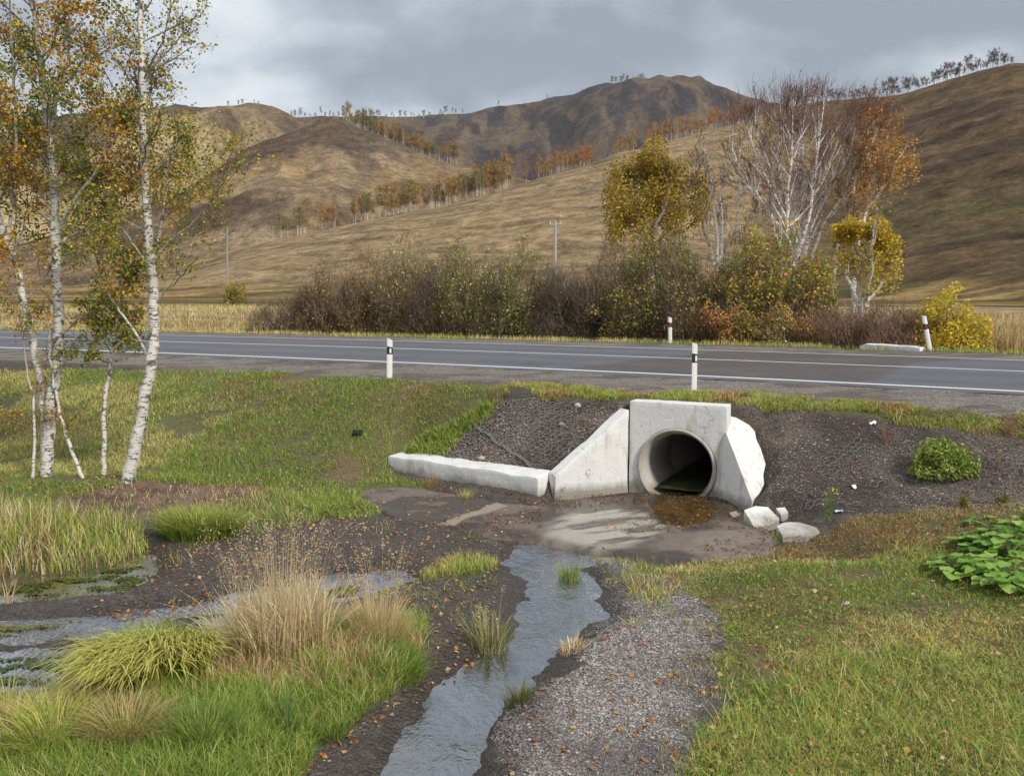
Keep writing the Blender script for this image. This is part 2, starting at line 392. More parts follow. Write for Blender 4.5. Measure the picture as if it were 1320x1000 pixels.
def on_plane(p):
    d = np.array(p)-np.array([0, 0, CAMZ]); k = (WPL[0]-CAMZ)/(d[2]-WPL[1]*d[0]-WPL[2]*d[1]); return np.array([0, 0, CAMZ])+d*k
WING = [p*.25+on_plane(p)*.75 for p in WING]; WTOP = [p[:2] for p in WING]
KA = at_z(500, 609, 0.0)[:2]; KE = at_z(694, 642, 0.0)[:2]; KD = (KE-KA)/np.linalg.norm(KE-KA); KP = np.array([-KD[1], KD[0]])
BEHIND = [KA+KP*.12, KE+KP*.12+KD*.25, KE+KP*1.6+KD*.3, KA+KP*1.6]
def base_z(X, Y):
    z = .045 + .10*smooth((X-1.7)/1.2) + .22*smooth((X-3.4)/3) + .12*smooth((-X-3.2)/2.5)
    return z
def macro(X, Y):
    X = np.asarray(X, float); Y = np.asarray(Y, float)
    d = road_d(X, Y)
    top = np.interp(X, [-14, -5, -2, 0, 1.2, 3.4, 7], [-5.7, -5.7, -6.1, -6.7, -6.5, -5.9, -5.4])
    toe = np.interp(X, [-14, -4, -2.4, -1.6, 0, 2, 3.2, 6, 12], [-10.6, -9.9, -9.0, -7.9, -7.95, -8.2, -8.2, -7.3, -7.2])
    b = base_z(X, Y) + .20*smooth(-sdf(X, Y, BEHIND)/.15)
    ztop = 1.19
    t = np.clip((d-toe)/(top-toe), 0, 1); t = lerp(t, smooth(t), .45)
    z = lerp(b, ztop, t)
    s_ = (X-O_[0])*T_[0]+(Y-O_[1])*T_[1]; n_ = (X-O_[0])*N_[0]+(Y-O_[1])*N_[1]
    fill = 1.17*smooth((1.55-np.abs(s_+.05))/.75)*smooth((n_+.12)/.2)
    z = np.maximum(z, np.where(d < -5, fill, 0))
    sh = smooth((d-top)/(-3.9-top)); z = np.where(d > top, lerp(ztop, ZR-.02, sh), z)
    z = np.where(np.abs(d) < 4.1, ZR-.004, z); z = np.where(np.abs(d) < 3.85, ZR-.03, z)
    far = lerp(ZR-.02, .85, smooth((d-6.0)/5)) ; z = np.where(d > 4.1, far, z)
    R = np.hypot(X, Y)
    z = np.where(d > 4.1, z + .5*smooth((R-60)/90) , z)
    sb = sdf(X, Y, BASIN)
    z = np.where((sb < .7) & (d < -6.2), lerp(-.05, z, smooth((sb-.03)/np.where((Y < 11.1) & (X > 1), .6, .17))), z)
    kw = sdf(X, Y, WTOP)
    z = np.where(kw < .5, np.minimum(z, WPL[0]+WPL[1]*X+WPL[2]*Y-.06+np.maximum(kw, 0)*2.2), z)
    # mound under the birches
    z = z + .16*np.exp(-(((X+5.6)/1.5)**2+((Y-11.6)/.8)**2))
    return z
def unproj(px, py, it=0):
    """first meeting of the view ray with the macro ground"""
    px = np.atleast_1d(np.asarray(px, float)); py = np.atleast_1d(np.asarray(py, float))
    x, y, z = ray(px, py); res = np.zeros((len(px), 3)); k = np.full(len(px), 3.0); done = np.zeros(len(px), bool)
    for i in range(1400):
        k2 = k*1.003; zz = macro(x*k2, y*k2); hit = (CAMZ+z*k2 <= zz) & ~done
        res[hit] = np.stack([x*k2, y*k2, zz], -1)[hit]; done |= hit; k = k2
        if done.all(): break
    res[~done] = np.stack([x*k, y*k, 0*k], -1)[~done]
    return res
def G(px, py): return unproj([px], [py])[0]
def PW(pts): return unproj([p[0] for p in pts], [p[1] for p in pts])[:, :2]
WAT = -.045
def PZ(pts, z=WAT): return at_z(np.array([p[0] for p in pts]), np.array([p[1] for p in pts]), z)[:, :2]
W_stream = PZ([(668,702),(690,693),(722,696),(768,708),(744,713),(741,733),(759,745),(778,757),(781,772),(777,787),(786,796),(768,803),(744,818),(723,832),(717,847),(696,860),(687,877),(676,892),(654,910),(639,934),(624,961),(616,1000),(600,1060),(440,1060),(487,1000),(505,965),(530,930),(560,890),(600,856),(633,841),(651,829),(657,808),(672,787),(687,765),(684,752),(648,727),(655,712)])
W_chan = PZ([(-80,798),(0,798),(127,793),(237,779),(300,766),(364,756),(428,740),(521,735),(543,747),(521,754),(487,764),(448,774),(400,776),(350,783),(280,790),(190,806),(140,819),(100,826),(0,830),(-80,832)])
W_up = PZ([(-80,745),(0,748),(80,742),(150,728),(185,712),(208,716),(205,735),(175,752),(140,768),(80,772),(0,778),(-80,780)])
W_low = PZ([(-80,838),(0,838),(60,835),(130,830),(120,845),(105,860),(80,880),(60,905),(25,922),(-80,930)])
AP1 = PZ([(466,632),(500,628),(545,630),(600,638),(640,647),(575,668),(548,672),(510,668),(490,655)], 0.02)
AP2 = PZ([(640,648),(700,650),(716,644),(830,636),(925,640),(966,661),(1000,690),(985,706),(940,712),(880,716),(768,708),(722,696),(690,691),(640,692),(556,675),(600,660)], 0.02)
W_bit = PZ([(250,798),(292,795),(300,808),(265,813)]); W_bit2 = PZ([(270,818),(298,815),(295,850),(278,850)])
WATERS = [W_stream, W_chan, W_up, W_low, W_bit, W_bit2]
MOUNDL = PW([(-80,900),(30,915),(110,850),(270,815),(420,800),(545,800),(548,830),(520,870),(470,920),(410,960),(380,1010),(340,1100),(-80,1100)])
def water_sd(X, Y):
    wob = (fbm(X*3, Y*3, 3, 5)-.5)*.22 + (fbm(X*14, Y*14, 2, 8)-.5)*.05
    m = np.full(np.shape(X), 9.0)
    for w in WATERS: m = np.minimum(m, sdf(X, Y, w))
    return m + wob
def ground_z(X, Y, micro=True):
    X = np.asarray(X, float); Y = np.asarray(Y, float)
    z = macro(X, Y); d = road_d(X, Y)
    z = z + .12*smooth((-sdf(X, Y, MOUNDL))/.5)
    near = (Y < 13.5) & (d < -6)
    w = np.full(X.shape, 9.0); w[near] = water_sd(X[near], Y[near])
    off = np.abs(d) > 3.9
    u = np.where(off, (fbm(X*1.1, Y*1.1, 4, 3)-.5)*.10*smooth((.5+np.abs(w))/1.0) + (fbm(X*9, Y*9, 3, 6)-.5)*.030, 0)
    sb = sdf(X, Y, BASIN); u = np.where(sb < .1, u*.15, u)
    u = np.where((d > -5.5) & (d < 6), u*.35, u)
    z = z + u
    sa = np.minimum(sdf(X, Y, AP1), sdf(X, Y, AP2)); z = np.where(sa < .12, np.minimum(z, -.035+np.maximum(sa, 0)*.55), z)
    z = np.where(w < .45, np.minimum(z, WAT + .30*np.maximum(w, -.4) + (fbm(X*9, Y*9, 3, 6)-.5)*.02), z)
    return z
# ------------------------------------------------------------------ hills: ridges given as crest lines at their own distances
PLAIN = 1.35
def az_of(px): x, y, z = ray(px, 377); return np.arctan2(x, y)
HILLS = [
 # crest points (px, py, crest distance, front width, back width)
 dict(n='A', c=[(-700,372,380,150,200),(100,368,380,150,200),(240,345,400,180,200),(300,324,420,210,200),(375,304,440,230,200),(430,292,450,250,200),(500,277,460,270,200),(560,266,470,290,200),(650,245,490,310,200),(700,232,500,330,220),(760,215,520,340,220),(800,198,540,360,250),(850,182,560,380,250),(900,168,590,400,250),(950,153,620,430,300),(1000,142,660,470,300),(1060,138,700,500,300),(1124,131,720,520,300),(1149,125,710,520,300),(1210,105,700,520,300),(1283,85,680,510,300),(1320,83,670,500,300),(1500,70,660,500,300),(2200,200,600,400,300)]),
 dict(n='M', c=[(-700,372,600,200,200),(-200,345,620,240,200),(0,322,640,260,200),(80,303,650,280,200),(150,281,660,300,200),(200,262,680,320,220),(250,240,700,340,220),(308,207,720,360,250),(360,180,730,370,250),(419,153,740,370,250),(438,150,740,370,250),(470,168,730,350,250),(517,191,720,330,250),(570,209,700,300,220),(634,225,690,280,200),(700,240,680,260,200),(800,300,680,240,200),(1000,372,680,240,200),(2200,372,680,200,200)]),
 dict(n='L', c=[(-900,330,1100,300,300),(-300,200,1150,420,300),(0,168,1150,430,300),(90,151,1150,440,300),(150,148,1150,440,300),(230,144,1150,440,300),(290,142,1150,440,300),(333,143,1150,440,300),(352,148,1150,430,300),(373,153,1150,430,300),(400,168,1150,420,300),(440,190,1150,400,300),(520,250,1150,350,300),(640,340,1150,300,300),(800,372,1150,300,300),(2200,372,1150,300,300)]),
 dict(n='F', c=[(-900,330,1900,700,400),(200,200,1900,760,400),(340,158,1900,780,400),(373,153,1900,800,400),(400,150,1900,800,400),(430,148,1900,800,400),(500,147,1900,820,400),(560,146,1900,840,400),(600,146,1900,840,400),(625,143,1880,850,400),(660,137,1860,860,400),(700,130,1840,870,400),(735,124,1820,880,400),(755,114,1800,890,400),(775,110,1800,900,400),(825,108,1800,900,400),(860,109,1800,900,400),(895,112,1800,900,400),(915,118,1800,890,400),(940,127,1800,880,400),(965,134,1800,860,400),(1010,142,1800,850,400),(1200,160,1800,800,400),(2200,330,1800,700,400)]),
]
for H in HILLS:
    c = np.array(H['c'], float); H['az'] = az_of(c[:, 0])
    x, y, z = ray(c[:, 0], c[:, 1]); el = z/np.hypot(x, y)
    aa = np.linspace(-1.3, 1.3, 2601); kk = np.exp(-np.linspace(-3, 3, 241)**2/2); kk /= kk.sum(); k2 = np.exp(-np.linspace(-3, 3, 19)**2/2); k2 /= k2.sum()
    sm = lambda v, k: np.convolve(np.pad(np.interp(aa, H['az'], v), len(k)//2, mode='edge'), k, 'valid')
    H['el'] = sm(el, k2); H['R'] = sm(c[:, 2], kk); H['wf'] = sm(c[:, 3], kk); H['wb'] = sm(c[:, 4], kk); H['az'] = aa
def hill_layer(H, az, R):
    Rc = np.interp(az, H['az'], H['R']); wf = np.interp(az, H['az'], H['wf']); wb = np.interp(az, H['az'], H['wb']); el = np.interp(az, H['az'], H['el'])
    tf = np.clip((R-(Rc-wf))/wf, 0, 1); p = {'A': 1.15, 'M': 1.1, 'L': 1.0, 'F': 1.15}[H['n']]
    f = np.sin(np.pi/2*tf)**(1.45*p)
    bk = .5+.5*np.cos(np.pi*np.clip((R-Rc)/wb, 0, 1)); f = np.where(R > Rc, bk*.9+.1*bk, f)
    # the crest as seen sits a little in front of the top: normalise so that the seen skyline is the drawn one
    tt = np.linspace(.6, 1, 60)[:, None]; a1 = np.atleast_1d(az).ravel()
    return f, tf, el, Rc, wf
def norm_table(H):
    azs = np.linspace(-1.2, 1.2, 600)
    Rc = np.interp(azs, H['az'], H['R']); wf = np.interp(azs, H['az'], H['wf'])
    p = {'A': 1.15, 'M': 1.1, 'L': 1.0, 'F': 1.15}[H['n']]
    t = np.linspace(.5, 1, 120)[:, None]; Rr = Rc[None]-wf[None]*(1-t)
    q = np.sin(np.pi/2*t)**(1.45*p)*Rc[None]/Rr; H['nt'] = (azs, q.max(0)); H['rs'] = (azs, np.take_along_axis(Rr, q.argmax(0)[None], 0)[0])
for H in HILLS: norm_table(H)
def hills_z(X, Y, info=False):
    R = np.hypot(X, Y); az = np.arctan2(X, Y)
    zs = []; tfs = []
    for i, H in enumerate(HILLS):
        f, tf, el, Rc, wf = hill_layer(H, az, R)
        nt = np.interp(az, *H['nt'])
        top = (el*Rc)/nt + CAMZ - PLAIN
        h = np.maximum(top, 0)*f
        # gullies and spurs run down the slope; none at the crest line so the skyline keeps its shape
        k = np.sin(np.pi*np.clip(tf, 0, 1))
        if H['n'] == 'F': u = (fbm(X/260, Y/300, 5, 31)-.5)*np.maximum(top, 0)*.34*k + (ridged(X/150+fbm(X/90, Y/90, 2, 36), Y/220, 3, 35)-.5)*24*k + (fbm(X/40, Y/40, 4, 33)-.5)*10*np.clip(f*3, 0, 1)
        elif H['n'] == 'A': u = (fbm(X/70+Y/260, Y/150-X/400, 4, 41)-.5)*np.maximum(top, 0)*.16*k + (ridged((X*.45+Y*.9)/11, (X*.9-Y*.45)/60, 2, 45)-.5)*1.5*k*np.clip(top/30, 0, 1)+ (fbm(X/9, Y/9, 3, 46)-.5)*1.2*np.clip(f*3, 0, 1)
        elif H['n'] == 'L': u = (ridged(X/120, Y/160, 4, 51)-.55)*np.maximum(top, 0)*.28*k + (fbm(X/25, Y/25, 3, 53)-.5)*5*np.clip(f*3, 0, 1)
        else: u = (ridged(X/100+.3, Y/140, 4, 61)-.55)*np.maximum(top, 0)*.22*k + (fbm(X/18, Y/18, 3, 63)-.5)*3*np.clip(f*3, 0, 1)
        zs.append(h+u*np.clip(top/20, 0, 1)); tfs.append(tf)
    Z = np.stack(zs); idx = Z.argmax(0); z = Z.max(0)
    z = PLAIN + np.maximum(z, 0)
    if info: return z, idx, np.take_along_axis(np.stack(tfs), idx[None], 0)[0], R, az
    return z
# polar sheets -------------------------------------------------------
pxs = np.concatenate([np.linspace(-200, 1520, 1050)])
azd = np.arctan((pxs-660)/FPX)
azc = np.concatenate([np.linspace(-math.pi, azd[0], 26)[:-1], azd, np.linspace(azd[-1], math.pi, 26)[1:]])
def polar(rs, zf):
    A, Rr = np.meshgrid(azc, rs); X = Rr*np.sin(A); Y = Rr*np.cos(A); Z = zf(X, Y)
    nr, na = X.shape; i = np.arange(nr-1)[:, None]*na; j = np.arange(na-1)[None]
    F = np.stack([i+j, i+na+j, i+na+j+1, i+j+1], -1).reshape(-1, 4)
    F = F[:, ::-1]
    return X, Y, Z, np.stack([X, Y, Z], -1).reshape(-1, 3), F
RS = 100.0
rs = np.concatenate([np.linspace(.3, 3.6, 14)[:-1], np.exp(np.arange(math.log(3.6), math.log(30), .0040)), np.exp(np.arange(math.log(30.05), math.log(RS-.2), .007)), [RS]])
def zfn(X, Y):
    R = np.hypot(X, Y); g = ground_z(X, Y); b = smooth((R-50)/45)
    return lerp(g, PLAIN+(fbm(X/9, Y/9, 3, 46)-.5)*.3, b)
X, Y, Z, V, F = polar(rs, zfn)
X = X.ravel(); Y = Y.ravel(); Zr = Z.ravel(); d = road_d(X, Y); R = np.hypot(X, Y)
wob = (fbm(X*2.2, Y*2.2, 4, 11)-.5)*.5
# regions (drawn on the photograph, laid on the ground)
GR = dict(
 right=PW([(990,712),(1060,692),(1100,668),(1200,655),(1320,648),(1500,640),(1850,640),(1850,1150),(860,1150),(885,990),(905,950),(935,910),(920,870),(938,800),(905,775),(870,750),(850,738),(890,720)]),
 meadow=PW([(-240,474),(0,478),(330,480),(520,492),(660,500),(648,522),(600,550),(562,590),(500,596),(505,614),(560,628),(470,630),(492,655),(480,668),(420,668),(370,650),(330,626),(200,620),(100,640),(0,655),(-240,660)]),
 strip=PW([(640,494),(760,500),(820,508),(950,508),(1100,516),(1200,526),(1320,538),(1500,560),(1850,590),(1850,640),(1500,590),(1320,562),(1180,548),(1060,532),(950,522),(820,518),(700,514)]),
 reed=PW([(-240,656),(0,660),(100,668),(180,682),(187,702),(150,722),(60,740),(-240,752)]),
 mound=MOUNDL,
 bit1=PW([(545,735),(600,718),(645,715),(640,728),(580,745),(548,748)]),
 bit2=PW([(790,712),(850,722),(880,750),(850,775),(820,770),(800,740)]),
)
S = {k: sdf(X, Y, v) for k, v in GR.items()}
def gmask(sd, soft=.25): return smooth((-(sd+wob*.35))/soft+.5)
grass = np.max([gmask(S[k]) for k in GR], 0)
soilm = smooth(-sdf(X, Y, PW([(-60,650),(20,636),(100,620),(330,618),(430,640),(400,668),(300,678),(200,668),(100,670),(-60,672)]))/.3+.4)
gpale = smooth(-(sdf(X, Y, PW([(745,712),(800,716),(860,742),(905,772),(948,785),(930,850),(925,880),(935,910),(900,960),(870,1080),(640,1080),(690,900),(760,830),(800,790),(790,760),(755,735)]))+wob*.4)/.35+.3)
brown = fbm(X*.9, Y*.9, 4, 14); fine = fbm(X*5, Y*5, 3, 15)
c = np.tile([.078, .063, .053], (len(X), 1)); alpha = np.full(len(X), .75)
c = mixcol(c, [.19, .172, .160], gpale*(.55+.45*fine))
c = mixcol(c, [.105, .092, .085], (1-gpale)*smooth((fine-.5)*5)*.5)
slope = smooth((d+8.6)/.5)*(d < -5.0)
c = mixcol(c, mixcol(np.tile([.072, .058, .050], (len(X), 1)), [.15, .12, .10], smooth((fbm(X*1.3, Y*1.3, 4, 17)-.4)*3)), slope*(1-gpale))
c = mixcol(c, mixcol(np.tile([.17, .12, .085], (len(X), 1)), [.09, .062, .045], smooth((fine-.45)*5)), soilm); alpha = lerp(alpha, .15, soilm)
shoul = smooth((d+5.9+wob*.6)/.5)*(d < 0) + smooth((6.3-d)/.6)*(d > 0)*(d < 8)
c = mixcol(c, mixcol(np.tile([.22, .19, .165], (len(X), 1)), [.13, .108, .09], smooth((fbm(X*1.5, Y*3, 4, 19)-.45)*4)), shoul*(np.abs(d) < 6.6))
gc = mixcol(np.tile([.20, .20, .06], (len(X), 1)), [.28, .20, .09], smooth((brown-.42)*4))
c = mixcol(c, gc*.62, grass*.8); alpha = alpha*(1-grass*.35)
fld = smooth((d-6.2-wob)/.8)
st = fbm(X/6, Y/1.5, 4, 21)
fc = mixcol(mixcol(np.tile([.36, .26, .12], (len(X), 1)), [.18, .12, .065], smooth((st-.42)*5)), [.22, .20, .07], smooth((fbm(X/10, Y/3, 3, 23)-.55)*5))
fc = mixcol(fc, [.16, .16, .05], (d < 8.0)*.7)
c = mixcol(c, fc, fld); alpha = alpha*(1-fld)
w = np.full(len(X), 9.); nm = (Y < 13.5) & (d < -6); w[nm] = water_sd(X[nm], Y[nm])
wet = smooth((.32-w)/.3)
c = mixcol(c, [.036, .029, .024], wet*.70*(1-grass*.3)); under = smooth(-w/.2); c = mixcol(c, [.045, .038, .028], under)
wet = np.maximum(wet, .35*(1-grass)*smooth((-d-8.2)/.4)*(1-gpale)*(1-soilm))
sg = (X-O_[0])*T_[0]+(Y-O_[1])*T_[1]; ng = (X-O_[0])*N_[0]+(Y-O_[1])*N_[1]
cutv = (np.abs(sg+.06) < .585) & (ng > -.02) & (ng < .27)      # the opening of the pipe through the bank
F = F[~cutv[F].all(1)]
ground = mk_mesh('ground', V, F, M_ground, col=np.concatenate([c, alpha[:, None]], 1), smooth_=True, attrs={'wet': wet*(d < -6)})
tag(ground, kind='structure')
# hills sheet --------------------------------------------------------
rs2 = np.concatenate([[RS], np.exp(np.arange(math.log(RS+.7), math.log(1000), .0055)), np.exp(np.arange(math.log(1004), math.log(2300), .006)), [2600, 3500, 6000, 12000]])
def zf2(X, Y):
    R = np.hypot(X, Y); b = smooth((R-RS)/25)
    e = PLAIN+(fbm(X/9, Y/9, 3, 46)-.5)*.3
    return np.where(R > 2350, PLAIN, lerp(e, hills_z(X, Y), b))
X, Y, Z, V, F = polar(rs2, zf2)
X = X.ravel(); Y = Y.ravel(); Zr = Z.ravel()
zz_, idx, tf, R, az = hills_z(X, Y, True)
px = 660+FPX*np.tan(np.clip(az, -1.2, 1.2))
n1 = fbm(X/60, Y/60, 5, 71); n2 = fbm(X/14, Y/14, 4, 72); st = fbm((X*.35+Y*.94)/6+fbm(X/30, Y/30, 3, 81)*1.6, (X*.94-Y*.35)/45, 5, 73, .6)
col = np.zeros((len(X), 3))
A1 = mixcol(np.tile([.37, .265, .145], (len(X), 1)), [.20, .145, .085], smooth((st-.50)*6)*.8); A1 = mixcol(A1, [.20, .15, .09], smooth((n2-.5)*3)*.5)
Bw = smooth((px-930)/170)
B1 = mixcol(np.tile([.145, .098, .052], (len(X), 1)), [.082, .058, .037], smooth((fbm((X*.5+Y*.87)/14+fbm(X/40, Y/40, 3, 82)*2, (X*.87-Y*.5)/60, 5, 74, .6)-.44)*5))  # right-hand hill: dark brown, with some cloud shadow painted into the colour
gb = np.exp(-((Zr-PLAIN-22)/13)**2)*smooth((fbm(X/45, Y/16, 5, 75, .6)-.46)*7)*smooth((px-1040)/80)
B1 = mixcol(B1, [.115, .112, .045], gb*.65)
gb2 = np.exp(-((Zr-PLAIN-3)/3.5)**2)*smooth((fbm(X/90, Y/20, 4, 76)-.45)*5); B1 = mixcol(B1, [.06, .06, .025], gb2*.6)
cA = mixcol(A1, B1, Bw)
M1 = mixcol(np.tile([.32, .235, .14], (len(X), 1)), [.12, .08, .05], smooth((n1-.46)*5)); M1 = mixcol(M1, [.10, .072, .055], smooth((n2-.45)*5)*.6); M1 = mixcol(M1, [.10, .075, .055], smooth((fbm(X/35, Y/45, 5, 83, .6)-.54)*9)*.6)
M1 = mixcol(M1, [.38, .26, .125], smooth((ridged(X/50, Y/160, 3, 77)-.68)*5)*.6)
upr = smooth((tf-.45)/.3)*smooth((px-330)/60); M1 = mixcol(M1, [.14, .10, .065], upr*.35)
L1 = mixcol(np.tile([.45, .34, .19], (len(X), 1)), [.13, .095, .06], smooth((n1-.5)*5)); L1 = mixcol(L1, [.085, .065, .048], smooth((tf-.72)/.15)*.75)
L1 = mixcol(L1, [.13, .095, .06], smooth((px-240)/80)*.6)  # darker to the right; the left flank's sunlit look is painted in
rock = smooth((ridged(X/90, Y/90, 5, 78)-.60)*7)
n3 = fbm(X/38, Y/60, 6, 84, .62); F1 = mixcol(np.tile([.135, .098, .066], (len(X), 1)), [.052, .042, .038], smooth((n3-.44)*7)); F1 = mixcol(F1, [.055, .050, .055], rock*smooth((n2-.40)*6)*.8); F1 = mixcol(F1, [.085, .045, .03], smooth((fbm(X/120, Y/120, 3, 85)-.55)*6)*.5)  # mountain: dark rock and brown, partly cloud shadow put into the colour
F1 = mixcol(F1, [.19, .14, .08], smooth((fbm(X/30, Y/140, 4, 79)-.56)*7)*.7)
for k, cc_ in enumerate((cA*.86*np.array([1, 1, 1.02]), M1*.82*np.array([1, 1, 1.04]), L1*.88, F1*.80*np.array([1, 1, 1.06]))): col[idx == k] = cc_[idx == k]
st2 = fbm(X/40, Y/7, 4, 21)
pl = mixcol(mixcol(np.tile([.36, .25, .10], (len(X), 1)), [.15, .10, .055], smooth((st2-.45)*5)), [.12, .11, .045], smooth((fbm(X/60, Y/14, 3, 80)-.48)*5))
flat = smooth((6-(Zr-PLAIN))/5); col = mixcol(col, pl, flat*.9)
hl = mk_mesh('hills', V, F, M_hills, col=col, smooth_=True); tag(hl, kind='structure')
def surf(x, y):
    x = np.atleast_1d(np.asarray(x, float)); y = np.atleast_1d(np.asarray(y, float)); R = np.hypot(x, y)
    return np.where(R < RS, zfn(x, y), zf2(x, y))
# ------------------------------------------------------------------ road
xs = np.concatenate([np.linspace(-160, -50, 30)[:-1], np.linspace(-50, 30, 400), np.linspace(30, 110, 30)[1:]]); ds = np.linspace(-3.98, 3.98, 44)
XX, DD = np.meshgrid(xs, ds); k = np.sqrt(1+ycp(XX)**2); YY = yc(XX)+DD*k
edge = (np.abs(DD) > 3.9)
DD2 = DD + edge*(fbm(XX*2.5, DD, 3, 91)-.5)*.3; YY = yc(XX)+DD2*k
ZZ = ZR + .04*(1-(DD/4)**2)
V = np.stack([XX, YY, ZZ], -1).reshape(-1, 3); nr, na = XX.shape; i = np.arange(nr-1)[:, None]*na; j = np.arange(na-1)[None]
F = np.stack([i+j, i+j+1, i+na+j+1, i+na+j], -1).reshape(-1, 4)
PATCH = at_z(np.array([720,893,960,1290,1180,1120,895.]), np.array([475,457,446,458,468,491,483.]), ZR+.03)[:, :2]
pm = smooth(-sdf(XX.ravel(), YY.ravel(), PATCH)/.12+.5)
trk = np.exp(-((np.abs(np.abs(DD.ravel())-1.8)-.85)/.35)**2)
c = mixcol(np.tile([.108, .113, .130], (len(V), 1)), [.078, .080, .09], trk*.6); c = mixcol(c, [.082, .070, .066], pm)
c = c*(.85+.3*fbm(XX.ravel()*.7, DD.ravel()*3, 4, 92))[:, None]
road = mk_mesh('road', V, F, M_asphalt, col=c, smooth_=True); tag(road, kind='structure')
M_paint = m_simple('road_paint', (.66, .67, .68), .6, .18, 9)
def stripe(d0, wd):
    xs = np.linspace(-150, 100, 900); k = np.sqrt(1+ycp(xs)**2); j1 = (fbm(xs*.8, xs*0, 3, 95)-.5)*.03
    a = d0-wd/2+j1; b = d0+wd/2+j1
    za = ZR+.04*(1-(a/4)**2)+.005; zb = ZR+.04*(1-(b/4)**2)+.005
    V = np.concatenate([np.stack([xs, yc(xs)+a*k, za], -1), np.stack([xs, yc(xs)+b*k, zb], -1)]); n = len(xs); i = np.arange(n-1)[:, None]
    return V, i+np.array([[0, 1, n+1, n]]), np.ones((2*n, 3))
V, F, C = merge([stripe(-3.55, .15), stripe(.0, .12), stripe(3.55, .15)])
mk = mk_mesh('road_markings', V, F, M_paint); tag(mk, kind='structure')
# ------------------------------------------------------------------ water
def grid_sheet(x0, x1, y0, y1, st, keep, zf):
    xs = np.arange(x0, x1, st); ys = np.arange(y0, y1, st); X, Y = np.meshgrid(xs, ys); nr, na = X.shape
    m = keep(X, Y); Z = zf(X, Y)
    fm = m[:-1, :-1] | m[1:, :-1] | m[:-1, 1:] | m[1:, 1:]
    i = np.arange(nr-1)[:, None]*na + np.arange(na-1)[None]; i = i[fm]
    F = np.stack([i, i+1, i+na+1, i+na], -1); used, inv = np.unique(F, return_inverse=True)
    V = np.stack([X, Y, Z], -1).reshape(-1, 3)[used]
    return V, inv.reshape(F.shape)
V, F = grid_sheet(-12, 3, 2, 12, .12, lambda x, y: water_sd(x, y) < .35, lambda x, y: WAT+0*x)
wt_ = mk_mesh('stream_water', V, F, M_water, smooth_=True); tag(wt_, kind='structure')
# ------------------------------------------------------------------ apron slabs
PUD = PZ([(835,650),(870,640),(915,642),(930,655),(920,668),(880,680),(845,674)], 0.02)
def apron(poly, name, label):
    P = np.array(poly); x0, y0 = P.min(0)-.2; x1, y1 = P.max(0)+.2
    sd = lambda x, y: sdf(x, y, poly) + (fbm(x*4, y*4, 4, 101)-.5)*.22
    def zf(x, y):
        s = sd(x, y); p = smooth(-sdf(x, y, PUD)/.25)
        return .018 + (fbm(x*3, y*3, 3, 103)-.5)*.02 - np.maximum(s, 0)*.9 - .012*p
    V, F = grid_sheet(x0, x1, y0, y1, .02, lambda x, y: sd(x, y) < .14, zf)
    x, y = V[:, 0], V[:, 1]
    dirt = fbm(x*2.2, y*2.2, 5, 105); fl = fbm((x*.9+y*.45)*2.0, (y*.9-x*.45)*9, 4, 107)
    c = mixcol(np.tile([.145, .115, .092], (len(V), 1)), [.058, .043, .033], smooth((dirt-.40)*5))
    light = smooth(-sdf(x, y, PZ([(715,668),(760,655),(820,655),(860,672),(850,690),(800,706),(768,708),(722,696),(700,690)], .02))/.25+.4)
    c = mixcol(c, [.33, .31, .265], light*smooth((fl-.30)*4));  # pale concrete, with the flowing water's white reflection painted into its colour
    pale = smooth(-sdf(x, y, PZ([(860,700),(900,684),(960,680),(1000,690),(985,706),(900,715)], .02))/.2+.4); c = mixcol(c, [.24, .195, .16], pale*.7*smooth((dirt-.3)*4))
    deb = smooth(-sdf(x, y, PZ([(690,650),(716,644),(830,636),(925,640),(966,661),(930,672),(830,652),(720,662)], .02))/.12+.5); c = mixcol(c, [.06, .04, .026], deb*.8)
    pud = smooth(-sdf(x, y, PUD)/.15+.3); c = mixcol(c, mixcol(np.tile([.115, .062, .018], (len(V), 1)), [.05, .034, .016], smooth((fbm(x*6, y*6, 3, 109)-.45)*5)), pud*.9)
    strip = smooth(-sdf(x, y, PZ([(560,676),(640,647),(655,652),(600,668),(585,678)], .02))/.05+.5); c = mixcol(c, [.27, .22, .17], strip)
    wet = np.clip(.35+light*.35+deb*.3+smooth((dirt-.5)*4)*.3+pud*.6-pale*.5-strip*.4, 0, 1)
    return mk_mesh(name, V, F, M_apron, col=np.concatenate([c, wet[:, None]], 1), smooth_=True)
tag(apron(AP1, 'apron_slab', ''), 'dark damp concrete slab on the ground before the long low white block', 'slab')
tag(apron(AP2, 'apron_slab', ''), 'stained wet concrete slab in front of the pipe mouth with a brown puddle', 'slab')
